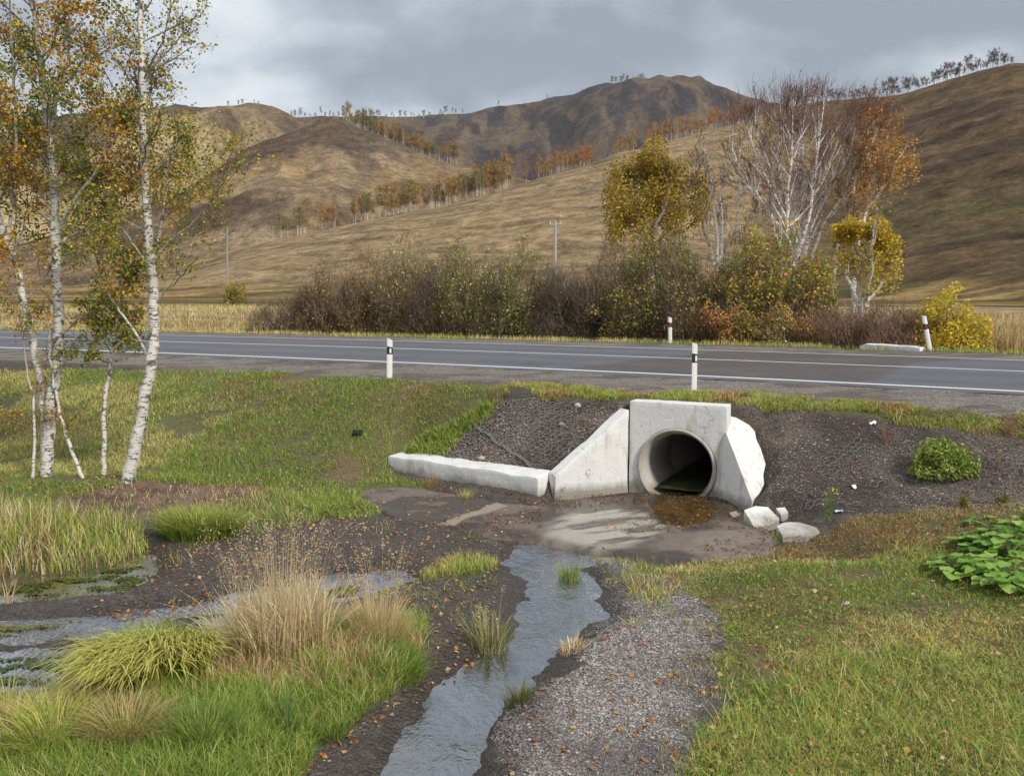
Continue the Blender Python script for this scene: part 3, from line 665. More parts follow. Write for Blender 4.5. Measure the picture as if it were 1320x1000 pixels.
# ------------------------------------------------------------------ culvert
def L3(s, n, z): p = loc2(s, n); return [p[0], p[1], z]
def jit(V, a, s=0): V = np.asarray(V, float); return V + (np.stack([fbm(V[:, 0]*3+i*7, V[:, 1]*3+V[:, 2]*2.3+i, 3, 111+s+i) for i in range(3)], 1)-.5)*a
def bm_part(name, verts, faces, mat, root, bevel=.012, cuts=3, ja=.02, seed=0):
    import bmesh
    bm = bmesh.new(); vs = [bm.verts.new(v) for v in verts]
    for f in faces: bm.faces.new([vs[i] for i in f])
    bmesh.ops.recalc_face_normals(bm, faces=bm.faces)
    sharp = [e for e in bm.edges if len(e.link_faces) == 2 and e.calc_face_angle(0) > .5]
    if bevel: bmesh.ops.bevel(bm, geom=sharp, offset=bevel, segments=2, profile=.6, affect='EDGES')
    if cuts:
        bmesh.ops.triangulate(bm, faces=bm.faces)
        for _ in range(cuts):
            L = [e for e in bm.edges if e.calc_length() > .09]
            if L: bmesh.ops.subdivide_edges(bm, edges=L, cuts=1)
            bmesh.ops.triangulate(bm, faces=bm.faces)
    me = bpy.data.meshes.new(name)
    co = np.array([v.co[:] for v in bm.verts]); co2 = jit(co, ja, seed)
    r = np.array(root_world(root)) if root is not None else np.zeros(3)
    for v, q in zip(bm.verts, co2): v.co = q - r
    bm.to_mesh(me); bm.free(); me.materials.append(mat)
    me.polygons.foreach_set('use_smooth', [True]*len(me.polygons))
    try: me.set_sharp_from_angle(angle=R_(35))
    except Exception: pass
    o = bpy.data.objects.new(name, me); COL.objects.link(o)
    if root is not None: o.parent = root
    return o
cul = thing('road_culvert', 'whitewashed concrete culvert with a round pipe mouth under the road', 'culvert', (*O_, 0))
sC = -.06; zC = .365; rO = .56; rI = .465; ZT = 1.275; TH = .26
# headwall with a round opening: front ring of points joined to the outline
na = 64; th = np.arange(na)*2*np.pi/na
def outl(t, s0, s1, z0, z1):
    dx, dz = math.cos(t), math.sin(t); k = 1e9
    if dx > 1e-9: k = min(k, (s1-sC)/dx)
    if dx < -1e-9: k = min(k, (s0-sC)/dx)
    if dz > 1e-9: k = min(k, (z1-zC)/dz)
    if dz < -1e-9: k = min(k, (z0-zC)/dz)
    return sC+dx*k, zC+dz*k
s0, s1 = -.76, .62
corn = [math.atan2(z-zC, s-sC) % (2*math.pi) for s in (s0, s1) for z in (-.25, ZT)]
tl = np.unique(np.concatenate([th, corn]))
V = []; n_ = len(tl); ringsF = []
for f in (0.0, .35, .7, 1.0):
    for t in tl:
        a = np.array([sC+rO*math.cos(t), zC+rO*math.sin(t)]); b = np.array(outl(t, s0, s1, -.25, ZT)); q = a+(b-a)*f
        V.append(L3(q[0], -.0, q[1]))
for t in tl:
    b = outl(t, s0, s1, -.25, ZT); V.append(L3(b[0], TH, b[1]))
for t in tl: V.append(L3(sC+rO*math.cos(t), TH, zC+rO*math.sin(t)))
F = []
for k in range(6):
    for i in range(n_):
        j = (i+1) % n_; a = k*n_; b = ((k+1) % 6)*n_; F.append([a+i, a+j, b+j, b+i])
hw = bm_part('headwall', V, F, M_white, cul, bevel=.014, cuts=2, ja=.016)
# pipe: flared socket, barrel, far end closed off to keep the inside black
def revolve(prof):
    k = len(prof); th = np.arange(56)*2*np.pi/56
    V = np.array([[*(loc2(sC+r*math.cos(t), n)), zC+r*math.sin(t)] for n, r in prof for t in th])
    i = np.arange(k-1)[:, None]*56; j = np.arange(56)[None]
    return V, np.stack([i+j, i+(j+1) % 56, i+56+(j+1) % 56, i+56+j], -1).reshape(-1, 4)
V, F = revolve([(.30, rO-.004), (-.035, rO-.004), (-.045, rO-.02), (-.04, rO-.035), (.10, rI+.012), (.14, rI), (1.2, rI), (1.22, rI+.008), (1.25, rI), (4, rI), (9, rI), (12.5, rI), (12.6, .02)])
pp = part('pipe', jit(V, .008), F, M_pipe, cul, smooth_=True)
# silt and water lying in the pipe
nn = np.linspace(.05, 12, 90); ww = np.linspace(-1, 1, 12); NN, WW = np.meshgrid(nn, ww)
zl = .055+.03*(fbm(NN*2, WW*2, 3, 121)-.5)+.035*np.clip(-WW, 0, 1)*0
hw_ = np.sqrt(np.maximum(rI**2-(zC-zl)**2, .01))
P = np.stack([O_[0]+T_[0]*(sC+WW*hw_)+N_[0]*NN, O_[1]+T_[1]*(sC+WW*hw_)+N_[1]*NN, zl], -1).reshape(-1, 3)
i = np.arange(11)[:, None]*90; j = np.arange(89)[None]; F = np.stack([i+j, i+j+1, i+90+j+1, i+90+j], -1).reshape(-1, 4)
mo = smooth((fbm(P[:, 0]*5, P[:, 1]*5, 3, 123)-.50)*6)*np.exp(-NN.ravel()/.8); cc = mixcol(np.tile([.03, .025, .02], (len(P), 1)), [.07, .11, .015], mo)
part('silt_bed', P, F, M_apron, cul, col=np.concatenate([cc, np.full((len(P), 1), .6)], 1), smooth_=True)
def wing(A, E, zA, zE, thick, name):
    A = np.array(A); E = np.array(E); dv = (E-A)/np.linalg.norm(E-A); pr = np.array([dv[1], -dv[0]])
    if pr @ (np.array([2.3, 11.0])-(A+E)/2) > 0: pr = -pr
    V = [[*A, -.2], [*E, -.2], [*E, zE], [*A, zA]]; B = A+pr*thick; D = E+pr*thick
    V += [[*B, -.2], [*D, -.2], [*D, zE+.015], [*B, zA+.015]]
    F = [[0,1,2,3],[5,4,7,6],[1,5,6,2],[4,0,3,7],[3,2,6,7],[4,5,1,0]]
    return bm_part(name, V, F, M_white, cul, bevel=.02, cuts=4, ja=.035, seed=4)
wing(loc2(-.765, -.01), WL, 1.14, .30, .21, 'wing_wall')
# broken right wing: inner face and a wide ragged outer slope
top = WING
bot = []
for i_, p in enumerate(top):
    if i_ in (0, len(top)-1): bot.append([p[0]-(.06 if i_ == 0 else .01), p[1]-.0, -.15])
    else: bot.append([p[0]-.03, p[1]+.12, p[2]-.55])
bot[0] = [*loc2(.50, -.01), -.15]
n_ = len(top)
F = [list(range(n_)), list(range(2*n_-1, n_-1, -1))] + [[i_, (i_+1) % n_, n_+(i_+1) % n_, n_+i_][::-1] for i_ in range(n_)]
w2 = bm_part('wing_wall', np.array(top+bot), F, M_white, cul, bevel=0, cuts=3, ja=.022, seed=9)
w2['label'] = 'cracked right wing wall with a ragged broken edge'
# low white block beside the slab
A = KA; E = KE; dv = (E-A)/np.linalg.norm(E-A); pr = np.array([-dv[1], dv[0]])
H_ = .29; tk = .42
V = []; secs = 9
for q in np.linspace(0, 1, secs):
    c0 = A+(E-A)*q
    V += [[*c0, -.15], [*(c0+pr*.0), H_-.02+.01*q], [*(c0+pr*tk), H_+.01], [*(c0+pr*tk), -.15]]
F = [[0, 1, 2, 3], [4*(secs-1)+3, 4*(secs-1)+2, 4*(secs-1)+1, 4*(secs-1)]]
for k in range(secs-1):
    for a in range(4): F.append([4*k+a, 4*(k+1)+a, 4*(k+1)+(a+1) % 4, 4*k+(a+1) % 4])
lb = bm_part('retaining_block', V, F, M_white, None, bevel=.025, cuts=4, ja=.05, seed=14)
tag(lb, 'long low whitewashed concrete block at the foot of the stony slope left of the culvert', 'concrete block')
def chunk(name, pts_top, h, label, cat, seed, mat=None, tilt=0):
    P = np.array(pts_top); Bt = P.copy(); Bt[:, 2] -= h; n = len(P)
    F = [list(range(n)), list(range(2*n-1, n-1, -1))] + [[i, (i+1) % n, n+(i+1) % n, n+i][::-1] for i in range(n)]
    o = bm_part(name, np.concatenate([P, Bt]), F, mat or M_white, None, bevel=.012, cuts=2, ja=.05, seed=seed)
    o.data.polygons.foreach_set('use_smooth', [False]*len(o.data.polygons))
    return tag(o, label, cat)
def onto(pts, lift=0.0):
    P = [at_dist(a, b, c) for a, b, c in pts]; k = max(range(len(pts)), key=lambda i: pts[i][1]); g = G(pts[k][0], pts[k][1])
    dY = g[1]-pts[k][2]-lift; return [at_dist(a, b, c+dY) for a, b, c in pts]
chunk('concrete_chunk', onto([(958,658,10.95), (972,651,11.1), (990,652,11.2), (996,660,11.15), (1004,668,11.0), (993,676,10.85), (975,682,10.7)], .22), .22, 'upright chunk of broken white concrete at the foot of the right wing wall', 'concrete chunk', 21)
chunk('concrete_chunk', onto([(1000,676,10.85), (1010,671,11.0), (1030,672,11.05), (1058,680,10.9), (1060,686,10.75), (1040,691,10.6), (1008,690,10.6)], .22), .12, 'flat slab of broken white concrete lying right of the culvert in the grass', 'concrete chunk', 22)
chunk('concrete_chunk', onto([(1000,655,11.15), (1012,654,11.2), (1017,661,11.1), (1006,663,11.0)], .22), .1, 'small pale piece of concrete on the stones above the flat broken slab', 'concrete chunk', 23)
chunk('concrete_chunk', onto([(938,660,11.3), (948,658,11.4), (954,664,11.3), (944,668,11.2)], .22), .1, 'small grey lump of concrete at the base of the cracked right wing', 'concrete chunk', 24, M_pipe)
def nz(x, y, f, s, lo=.42, k=5): return smooth((fbm(x*f, y*f, 4, s)-lo)*k)
# ------------------------------------------------------------------ small built things
def on_road(px, dd):
    """depth at which the column px of the photo stands dd metres off the road's centre line"""
    Y = 20.0
    for _ in range(40):
        x, y, z = ray(px, 440); X = x*Y/y; Y = float(yc(X)+dd*np.sqrt(1+ycp(X)**2))
    return float(x*Y/y), Y
M_post = m_simple('post_plastic', (.70, .70, .68), .55, .12, 6)
M_black = m_simple('black_band', (.02, .02, .022), .5, .2, 10)
M_refl = m_simple('white_reflector', (.78, .79, .80), .25, .05, 10)
M_red = m_simple('red_reflector', (.5, .03, .03), .3, .1, 10)
def marker_post(px, pyb, D, H, yaw, tilt, refl, label):
    b = at_dist(px, pyb, D); bz = float(surf(b[0], b[1])[0]); b[2] = bz
    r = thing('marker_post', label, 'marker post', tuple(b), 'plastic marker posts along the road')
    r.rotation_euler = (0, tilt, yaw)
    # body: curved shell, top cut on the slant; local x across the face, y thickness
    w, t = .115, .05
    def sh(z0, z1a, z1b, ww, tt, off=0):
        prof = [(-ww/2, 0), (-ww*.3, -tt*.7), (0, -tt), (ww*.3, -tt*.7), (ww/2, 0), (ww*.3, tt*.7), (0, tt), (-ww*.3, tt*.7)]
        V = []
        for x_, y_ in prof: V.append([x_, y_, z0(x_)])
        for x_, y_ in prof: V.append([x_, y_, lerp(z1a, z1b, (x_+ww/2)/ww)])
        n = len(prof); F4 = [[i, (i+1) % n, n+(i+1) % n, n+i] for i in range(n)]
        return np.array(V), [np.array(F4), np.array([list(range(n, 2*n)), list(range(n-1, -1, -1))])]
    V, F = sh(lambda x: -.1, H, H-.05, w, t*.5)
    o = mk_mesh('post_body', V, F, M_post); o.parent = r
    zb = H*.60; V, F = sh(lambda x: zb - .0*(x), zb+.15, zb+.125, w+.006, t*.5+.003)
    o = mk_mesh('black_band', V, F, M_black); o.parent = r
    for sgn, mt in ((-1, M_refl if refl == 'w' else M_red),) + (((1, M_red),) if refl == 'w' else ()):
        V, F = box((0, sgn*(t*.5+.006), zb+.066), (.035, .006, .085)); o = mk_mesh('reflector', V, F, mt); o.parent = r
    return r
ang = math.atan(-.51)
marker_post(502, 481, 16.6, .76, ang+R_(58), R_(1.5), 'w', 'white marker post with a black band on the near verge, left of the culvert')
marker_post(895, 499, 14.0, .81, ang+R_(60), R_(-.5), 'w', 'white marker post with a black band on the near verge above the pipe mouth')
X_, Y_ = on_road(864, 6.3); marker_post(864, 440, Y_, .80, ang+R_(20), R_(-2), 'r', 'small upright marker post across the road before the dark bushes')
X_, Y_ = on_road(1199, 6.2); marker_post(1199, 451, Y_, .95, ang+R_(14), R_(-12), 'r', 'marker post across the road leaning left beside the yellow bush')
# ---- fallen white block across the road
X_, Y_ = on_road(1147, 6.4)
a = at_dist(1108, 444, Y_+.55); e = at_dist(1186, 447, Y_-.75); za = float(surf(a[0], a[1])[0])
P = []
dv = (e-a)[:2]/np.linalg.norm((e-a)[:2]); pr = np.array([-dv[1], dv[0]]); L_ = np.linalg.norm((e-a)[:2])
for q, hh in ((0, .10), (.1, .16), (.35, .15), (.6, .13), (.8, .15), (1, .12)):
    c0 = a[:2]+dv*L_*q; P.append([*c0, za+hh])
P2 = [[p[0]+pr[0]*.3, p[1]+pr[1]*.3, p[2]+.015] for p in P][::-1]
chunk('concrete_beam', P+P2, .26, 'long broken white concrete beam lying in the grass across the road', 'concrete beam', 31)
# ---- stones and scraps
def rock(px, py, size, colr, label, cat='stone', name='stone', squash=.7, seed=0, mat=None):
    import bmesh
    g = G(px, py); bm = bmesh.new(); bmesh.ops.create_icosphere(bm, subdivisions=3, radius=1)
    co = np.array([v.co[:] for v in bm.verts]); co *= (1+(fbm(co[:, 0]*1.3+seed, co[:, 1]*1.3+co[:, 2]*1.1, 4, seed)-.5)*.9)[:, None]
    co *= np.array([size, size*.8, size*squash]); F = np.array([[v.index for v in f.verts] for f in bm.faces]); bm.free()
    z = float(ground_z(g[0], g[1])); V = co+np.array([g[0], g[1], z+size*squash*.45])
    o = mk_mesh(name, V, F, mat or M_stone, col=np.tile(colr, (len(V), 1)), smooth_=False)
    return tag(o, label, cat)
rock(745, 522, .055, (.42, .40, .37), 'pale stone at the top of the stony slope left of the headwall', seed=2)
rock(724, 547, .05, (.22, .20, .19), 'grey stone half way down the stony slope left of the headwall', seed=3)
rock(621, 592, .06, (.40, .37, .34), 'pale stone just above the long low white block', seed=4)
rock(1092, 781, .035, (.42, .40, .38), 'pale grey stone lying alone in the right-hand grass', seed=5)
rock(1250, 599, .06, (.22, .20, .19), 'grey stone beside the round green bush on the slope', seed=6)
rock(461, 563, .085, (.018, .016, .015), 'black clod of tar lying in the left meadow grass', 'clod', 'tar_clod', .75, 7)
rock(1048, 441, .16, (.03, .032, .036), 'dark rubber lump at the foot of the bushes across the road', 'clod', 'rubber_lump', .7, 8) if False else None
def scrap(px, py, w, h, label, name, mat, seed):
    g = G(px, py); n = 6; u, v = np.meshgrid(np.linspace(-.5, .5, n), np.linspace(-.5, .5, n))
    x = u.ravel()*w*(1-.35*np.abs(v.ravel())); y = v.ravel()*h; z = (fbm(x*40+seed, y*40, 2, seed)-.5)*.04+.025
    X2 = g[0]+x; Y2 = g[1]+y; zg = ground_z(X2, Y2)
    V = np.stack([X2, Y2, zg+z], 1); i = np.arange(n-1)[:, None]*n+np.arange(n-1)[None]; i = i.ravel()
    F = np.stack([i, i+1, i+n+1, i+n], 1)
    V2 = V-np.array([0, 0, .003]); F2 = F[:, ::-1]+len(V)
    return tag(mk_mesh(name, np.concatenate([V, V2]), [F, F2], mat), label, 'litter')
M_paper = m_simple('paper_scrap', (.72, .74, .76), .6, .1, 30); M_bluep = m_simple('blue_white_wrapper', (.45, .58, .68), .4, .5, 30)
scrap(1125, 549, .10, .045, 'white scrap of plastic high on the stony slope right of the culvert', 'plastic_scrap', M_paper, 41)
scrap(1101, 631, .055, .06, 'white shard lying on the wire netting right of the culvert', 'plastic_scrap', M_paper, 42)
scrap(1081, 662, .10, .07, 'pale blue wrapper at the edge of the grass beside the yellow flowers', 'wrapper', M_bluep, 43)
# ---- utility poles
M_cpole = m_simple('pole_concrete', (.36, .35, .33), .9, .2, 3); M_wpole = m_simple('pole_timber', (.30, .27, .24), .9, .25, 3)
M_insul = m_simple('insulator_glaze', (.45, .46, .45), .3, .1, 5)
def pole(px, pyt, pyb, D, label, mat, rb=.14, arms=((-1, 1),), hook=False):
    b = at_dist(px, pyb, D); t = at_dist(px, pyt, D); b[2] = float(surf(b[0], b[1])[0])
    r = thing('utility_pole', label, 'utility pole', tuple(b), 'utility poles in the valley')
    T = Tubes(); T.add([b-np.array([0, 0, .5]), (b+t)/2, t], [rb, rb*.85, rb*.65], 8); V, F, _ = T.data(); part('shaft', V, F, mat, r)
    for k, (z, wd) in enumerate(arms):
        c0 = t-np.array([0, 0, z]); T = Tubes(); T.add([c0-np.array([wd, .1, 0]), c0, c0+np.array([wd, -.1, 0])], .06, 4); V, F, _ = T.data(); part('cross_arm', V, F, mat, r)
        for s_ in (-1, 1):
            T = Tubes(); p = c0+np.array([s_*wd*.9, 0, .0]); T.add([p, p+np.array([0, 0, .12]), p+np.array([0, 0, .28])], [.05, .07, .03], 6); V, F, _ = T.data(); part('insulator', V, F, M_insul, r)
    if hook:
        T = Tubes(); T.add([t-np.array([0, 0, .9]), t+np.array([.75, 0, -.1])], .05, 4); V, F, _ = T.data(); part('brace', V, F, mat, r)
    return r
pole(293, 293, 392, 118, 'slim utility pole standing alone in the tan field beyond the road, right of the birches', M_wpole, .17, ((.9, .9),))
pole(716, 284, 400, 70, 'whitish concrete utility pole rising behind the middle of the bushes', M_cpole, .14, ((.35, .45),), True)
pole(657, 209, 225, 640, 'tiny pole high on the saddle between the hills', M_cpole, .22, ((.9, 1.3),))
pole(352, 291, 309, 400, 'short pale pole at the low end of the orange tree row', M_cpole, .22, ((.6, .8),))
# ---- wire netting on the stones: hexagonal cells laid over the slope
M_wire = m_simple('galvanised_wire', (.25, .245, .24), .6, .3, 30, metal=.2)
def netting(poly_px, label, cell=.095, r=.0042, seed=0, thr=.45):
    P = PW(poly_px); x0, y0 = P.min(0)-.1; x1, y1 = P.max(0)+.1
    segs = []; a = cell/math.sqrt(3)
    for i in range(int((x1-x0)/(1.5*a))+2):
        for j in range(int((y1-y0)/cell)+2):
            cx = x0+i*1.5*a; cy = y0+j*cell+(cell/2 if i % 2 else 0)
            for k in range(3):
                t0 = k*math.pi/3; t1 = t0+math.pi/3; segs.append([cx+a*math.cos(t0), cy+a*math.sin(t0), cx+a*math.cos(t1), cy+a*math.sin(t1)])
    S_ = np.array(segs); mx = (S_[:, 0]+S_[:, 2])/2; my = (S_[:, 1]+S_[:, 3])/2
    k = (sdf(mx, my, P) < 0) & (fbm(mx*1.6+seed, my*1.6, 3, 141+seed) > thr); S_ = S_[k]
    J = lambda x, y: (x+(fbm(x*9, y*9, 2, 5)-.5)*.06, y+(fbm(x*9, y*9, 2, 6)-.5)*.06)
    ax, ay = J(S_[:, 0], S_[:, 1]); bx, by = J(S_[:, 2], S_[:, 3])
    za = ground_z(ax, ay)+.018+.03*fbm(ax*6, ay*6, 2, 9); zb = ground_z(bx, by)+.018+.03*fbm(bx*6, by*6, 2, 9)
    T = Tubes()
    for q in range(len(ax)): T.add([[ax[q], ay[q], za[q]], [bx[q], by[q], zb[q]]], r, 3)
    V, F, _ = T.data(); return tag(mk_mesh('wire_netting', V, F, M_wire), label, 'netting')
netting([(1035,600),(1120,560),(1200,590),(1260,560),(1340,550),(1340,660),(1200,660),(1120,655),(1040,660)], 'rusty wire netting over the dark stones right of the culvert', seed=1)
netting([(600,545),(650,520),(800,520),(815,530),(700,610),(575,590)], 'wire netting stretched over the stony slope left of the wing wall', seed=2, thr=.50)
T = Tubes(); pts = unproj(np.linspace(602, 690, 24), np.interp(np.linspace(602, 690, 24), [602, 645, 690], [546, 578, 611]))
pts[:, 2] = ground_z(pts[:, 0], pts[:, 1])+.045+.02*np.sin(np.arange(24)*1.1); T.add(pts, .009, 5)
pts2 = pts+np.array([.03, 0, .006]); T.add(pts2, .006, 4); V, F, _ = T.data()
tag(mk_mesh('steel_cable', V, F, M_wire), 'dark twisted wire running down the left stony slope to the block', 'cable')
# ------------------------------------------------------------------ pebbles, crushed stone and fallen leaves
octa = np.array([[1,0,0],[-1,0,0],[0,1,0],[0,-1,0],[0,0,1],[0,0,-1.]]); octF = np.array([[0,2,4],[2,1,4],[1,3,4],[3,0,4],[2,0,5],[1,2,5],[3,1,5],[0,3,5]])
def pebbles(name, P, size, col, mat):
    n = len(P); V = octa[None]*np.array([1, .8, .55])*(1+rng.normal(0, .28, (n, 6, 3)))
    a = rng.uniform(0, 6.28, n); ca, sa = np.cos(a)[:, None], np.sin(a)[:, None]
    V = np.stack([V[..., 0]*ca-V[..., 1]*sa, V[..., 0]*sa+V[..., 1]*ca, V[..., 2]], -1)*size[:, None, None]+P[:, None, :]
    F = (np.arange(n)[:, None, None]*6+octF[None]).reshape(-1, 3)
    return mk_mesh(name, V.reshape(-1, 3), F, mat, col=np.repeat(col, 6, 0))
def sample(poly, n, p=1.0, wobble=.3, extra=None):
    P = np.asarray(poly); out = []; tot = 0; x0, y0 = P.min(0); x1, y1 = P.max(0); x0 = max(x0, -14); x1 = min(x1, 14); y0 = max(y0, 3.2)
    for _ in range(60):
        x = rng.uniform(x0, x1, n); y = rng.uniform(y0, y1, n)
        k = (rng.uniform(0, 1, n) < (y0/y)**p) & (np.abs(x) < y*.62+2.6)
        x = x[k]; y = y[k]; s = sdf(x, y, poly)+(fbm(x*2.2, y*2.2, 4, 11)-.5)*wobble
        k = s < 0
        if extra is not None: k &= extra(x, y)
        out.append(np.stack([x[k], y[k]], 1)); tot += k.sum()
        if tot >= n: break
    return np.concatenate(out)[:n]
AREA = PW([(-60,640),(480,640),(640,680),(1000,690),(1060,660),(1340,640),(1340,1100),(-60,1100)])
GRAVEL = PW([(745,712),(800,716),(860,742),(905,772),(948,785),(930,850),(925,880),(935,910),(900,960),(870,1080),(600,1100),(620,990),(690,880),(740,830),(800,795),(790,760),(755,735)])
SLOPE_R = PW([(935,530),(1000,525),(1100,535),(1200,552),(1340,568),(1340,655),(1200,660),(1100,662),(1000,668),(985,640),(990,590)])
SLOPE_L = PW([(555,592),(600,552),(650,518),(815,518),(805,535),(705,608),(690,612)])
ISLE = PW([(150,700),(300,690),(480,670),(600,672),(690,690),(650,715),(640,800),(600,850),(560,880),(520,910),(380,1010),(360,1000),(480,920),(550,850),(540,790),(430,790),(200,790),(100,780),(200,740)])
notg = lambda x, y: np.max([(-(sdf(x, y, GR[k])+(fbm(x*2.2, y*2.2, 4, 11)-.5)*.17)) for k in ('right', 'mound', 'reed', 'meadow')], 0) < .02
peb = []; sz = []; pc = []
for poly, n, lo, hi, base in ((GRAVEL, 50000, .0035, .014, (.225, .208, .198)), (SLOPE_R, 20000, .005, .019, (.155, .13, .118)), (SLOPE_L, 10000, .008, .028, (.16, .138, .125)), (ISLE, 20000, .003, .012, (.125, .105, .092))):
    q = sample(poly, n, 1.4, .25 if poly is not GRAVEL else .8, notg if poly is not SLOPE_R and poly is not SLOPE_L else None); z = ground_z(q[:, 0], q[:, 1])
    wd = water_sd(q[:, 0], q[:, 1]); k = (wd > .03); q = q[k]; z = z[k]; wd = wd[k]
    s_ = lo+(hi-lo)*rng.uniform(0, 1, len(q))**3; peb.append(np.column_stack([q, z+s_*.25])); sz.append(s_)
    g = rng.uniform(.5, 1.6, len(q))[:, None]*np.array(base)
    g *= lerp(.55, 1.15, nz(q[:, 0], q[:, 1], 1.6, 155, .36, 4))[:, None]; red = rng.uniform(0, 1, len(q)) < .022; g[red] = [.30, .15, .09]; wh = rng.uniform(0, 1, len(q)) < .03; g[wh] = [.45, .43, .40]
    g *= lerp(.45, 1, smooth((wd-.05)/.35))[:, None]
    pc.append(g)
# dark stones in the meadow shoulder
tag(pebbles('gravel', np.concatenate(peb), np.concatenate(sz), np.concatenate(pc), M_stone), kind='stuff')
def leafcol(n):
    pal = np.array([(.50,.22,.07),(.42,.16,.05),(.55,.33,.10),(.30,.13,.05),(.60,.42,.22)]); return pal[rng.integers(0, 5, n)]*rng.uniform(.7, 1.2, (n, 1))
lv = []
for poly, n in ((ISLE, 1250), (PW([(440,600),(700,640),(700,680),(480,680)]), 220), (GR['right'], 1500), (GRAVEL, 240), (PW([(0,630),(430,620),(480,680),(200,690),(0,680)]), 950), (SLOPE_R, 140), (SLOPE_L, 140), (GR['reed'], 80), (GR['mound'], 150), (PW([(690,645),(960,660),(980,690),(760,700)]), 110)):
    q = sample(poly, n, 1.1, .3); z = ground_z(q[:, 0], q[:, 1]); z = np.maximum(z, WAT+.004); ap = (sdf(q[:, 0], q[:, 1], AP2) < .05) | (sdf(q[:, 0], q[:, 1], AP1) < .05)
    z = np.where(ap, np.maximum(z, .022), z); lift = .05 if poly is GR['right'] else .015
    lv.append(np.column_stack([q, z+lift]))
lv = np.concatenate(lv); V, F, C = kites(lv, rng.uniform(.02, .05, len(lv)), leafcol(len(lv)), flat=.75, aspect=1.1)
tag(mk_mesh('fallen_leaves', V, F, M_leaf, col=C), kind='stuff')
# ------------------------------------------------------------------ grass
PALS = dict(
 green=np.array([(.16,.27,.035),(.24,.34,.045),(.34,.38,.07),(.12,.21,.03)]),
 yellow=np.array([(.52,.50,.12),(.58,.52,.16),(.44,.46,.10),(.62,.52,.24)]),
 straw=np.array([(.66,.52,.30),(.55,.40,.21),(.72,.60,.38),(.44,.29,.16)]),
 red=np.array([(.32,.14,.07),(.24,.11,.055),(.38,.20,.10),(.18,.10,.05)]))
def pick(n, wts):
    """wts: dict palette -> weight array"""
    ks = list(wts); W = np.stack([np.broadcast_to(wts[k], (n,)) for k in ks], 1); W = np.maximum(W, 1e-4)**1.9; W = W/W.sum(1)[:, None]
    u = rng.uniform(0, 1, n)[:, None]; i = (u > W.cumsum(1)).sum(1).clip(0, len(ks)-1)
    pal = np.stack([PALS[k] for k in ks]); return pal[i, rng.integers(0, 4, n)]*rng.uniform(.75, 1.25, (n, 1))
def turf(poly, n, h, w, lean, wf, p=1.6, wob_=.34, segs=2, extra=None, hp=.5):
    q = sample(poly, n, p, wob_, extra); m = len(q); x, y = q[:, 0], q[:, 1]
    z = ground_z(x, y); wd = water_sd(x, y) if y.min() < 13 else np.full(m, 9.); k = (wd > .0) & (sdf(x, y, AP1) > .02) & (sdf(x, y, AP2) > .02); q = q[k]; x, y, z = x[k], y[k], z[k]; m = len(q)
    hh = rng.uniform(h[0], h[1], m)*(1-hp+2*hp*fbm(x*1.7, y*1.7, 3, 151)); az = rng.uniform(0, 6.28, m)+(fbm(x*.8, y*.8, 2, 153)-.5)*3
    ln = rng.uniform(lean[0], lean[1], m); c = pick(m, wf(x, y)); ww = rng.uniform(w[0], w[1], m)*(.6+y/12*.5)
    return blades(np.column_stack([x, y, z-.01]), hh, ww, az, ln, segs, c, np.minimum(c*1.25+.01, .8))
def wf_right(x, y):
    far_ = smooth((y-7.6)/1.8); a = nz(x, y, .8, 161); b = nz(x, y, 1.7, 163, .45)
    redp = np.exp(-(((x-3.9)/1.2)**2+((y-9.7)/.7)**2))
    return dict(green=1.2*(1-far_*.8)*(1.15-a*1.0)+.06, yellow=1.1*a+.2+.3*far_, straw=.35*b+.7*far_*a+.08, red=.06+.55*b*far_+1.6*redp)
def wf_meadow(x, y):
    a = nz(x, y, .35, 165); b = nz(x, y, 1.1, 167, .47); dd = road_d(x, y); hi = smooth((dd+8.3)/1.5)
    return dict(green=1.2*(1-a*.85)+.05, yellow=1.2*a+.25, straw=.45*b+.08, red=.04+.9*b*hi+.12*hi)
def wf_strip(x, y):
    b = nz(x, y, 1.5, 169, .45); return dict(green=.8*(1-b)+.1, yellow=.6, straw=.25, red=.15+.6*b)
def wf_mound(x, y):
    b = nz(x, y, 1.5, 171, .48); return dict(green=1.0*(1-b*.7), yellow=.25+.3*b, straw=.2+.6*b, red=.12+.55*b)
def wf_reed(x, y): b = nz(x, y, 2.0, 173, .45); return dict(green=.75, yellow=.45, straw=.45+.4*b, red=.15+.4*b)
def stuff(name, parts_): V, F, C = merge(parts_); return tag(mk_mesh(name, V, F, M_grass, col=C), kind='stuff')
bare = lambda x, y: fbm(x*2.6, y*2.6, 3, 181) > .26
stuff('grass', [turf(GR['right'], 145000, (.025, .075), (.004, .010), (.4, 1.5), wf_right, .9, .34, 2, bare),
                turf(PW([(740,715),(860,735),(915,770),(960,785),(945,850),(950,910),(910,960),(880,1100),(800,1100),(860,950),(880,880),(860,790),(800,760)]), 2600, (.02, .07), (.005, .009), (.3, 1.2), wf_strip, 1, .6, 2, lambda x, y: fbm(x*2.4, y*2.4, 3, 189) > .56),
                turf(PW([(900,930),(1000,870),(1500,800),(1500,1150),(860,1150)]), 13000, (.06, .15), (.005, .010), (.4, 1.3), lambda x, y: dict(green=1, yellow=.4, straw=.12, red=.02), 1, .5, 3)])
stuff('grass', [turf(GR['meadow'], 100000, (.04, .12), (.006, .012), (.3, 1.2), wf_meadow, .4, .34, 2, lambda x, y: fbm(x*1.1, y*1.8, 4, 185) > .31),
                turf(PW([(575,588),(600,560),(640,535),(625,525),(560,560),(510,590)]), 2000, (.08, .18), (.012, .02), (.4, 1.2), lambda x, y: dict(green=1, yellow=.45, straw=.1, red=.05), .4, .3, 2)])
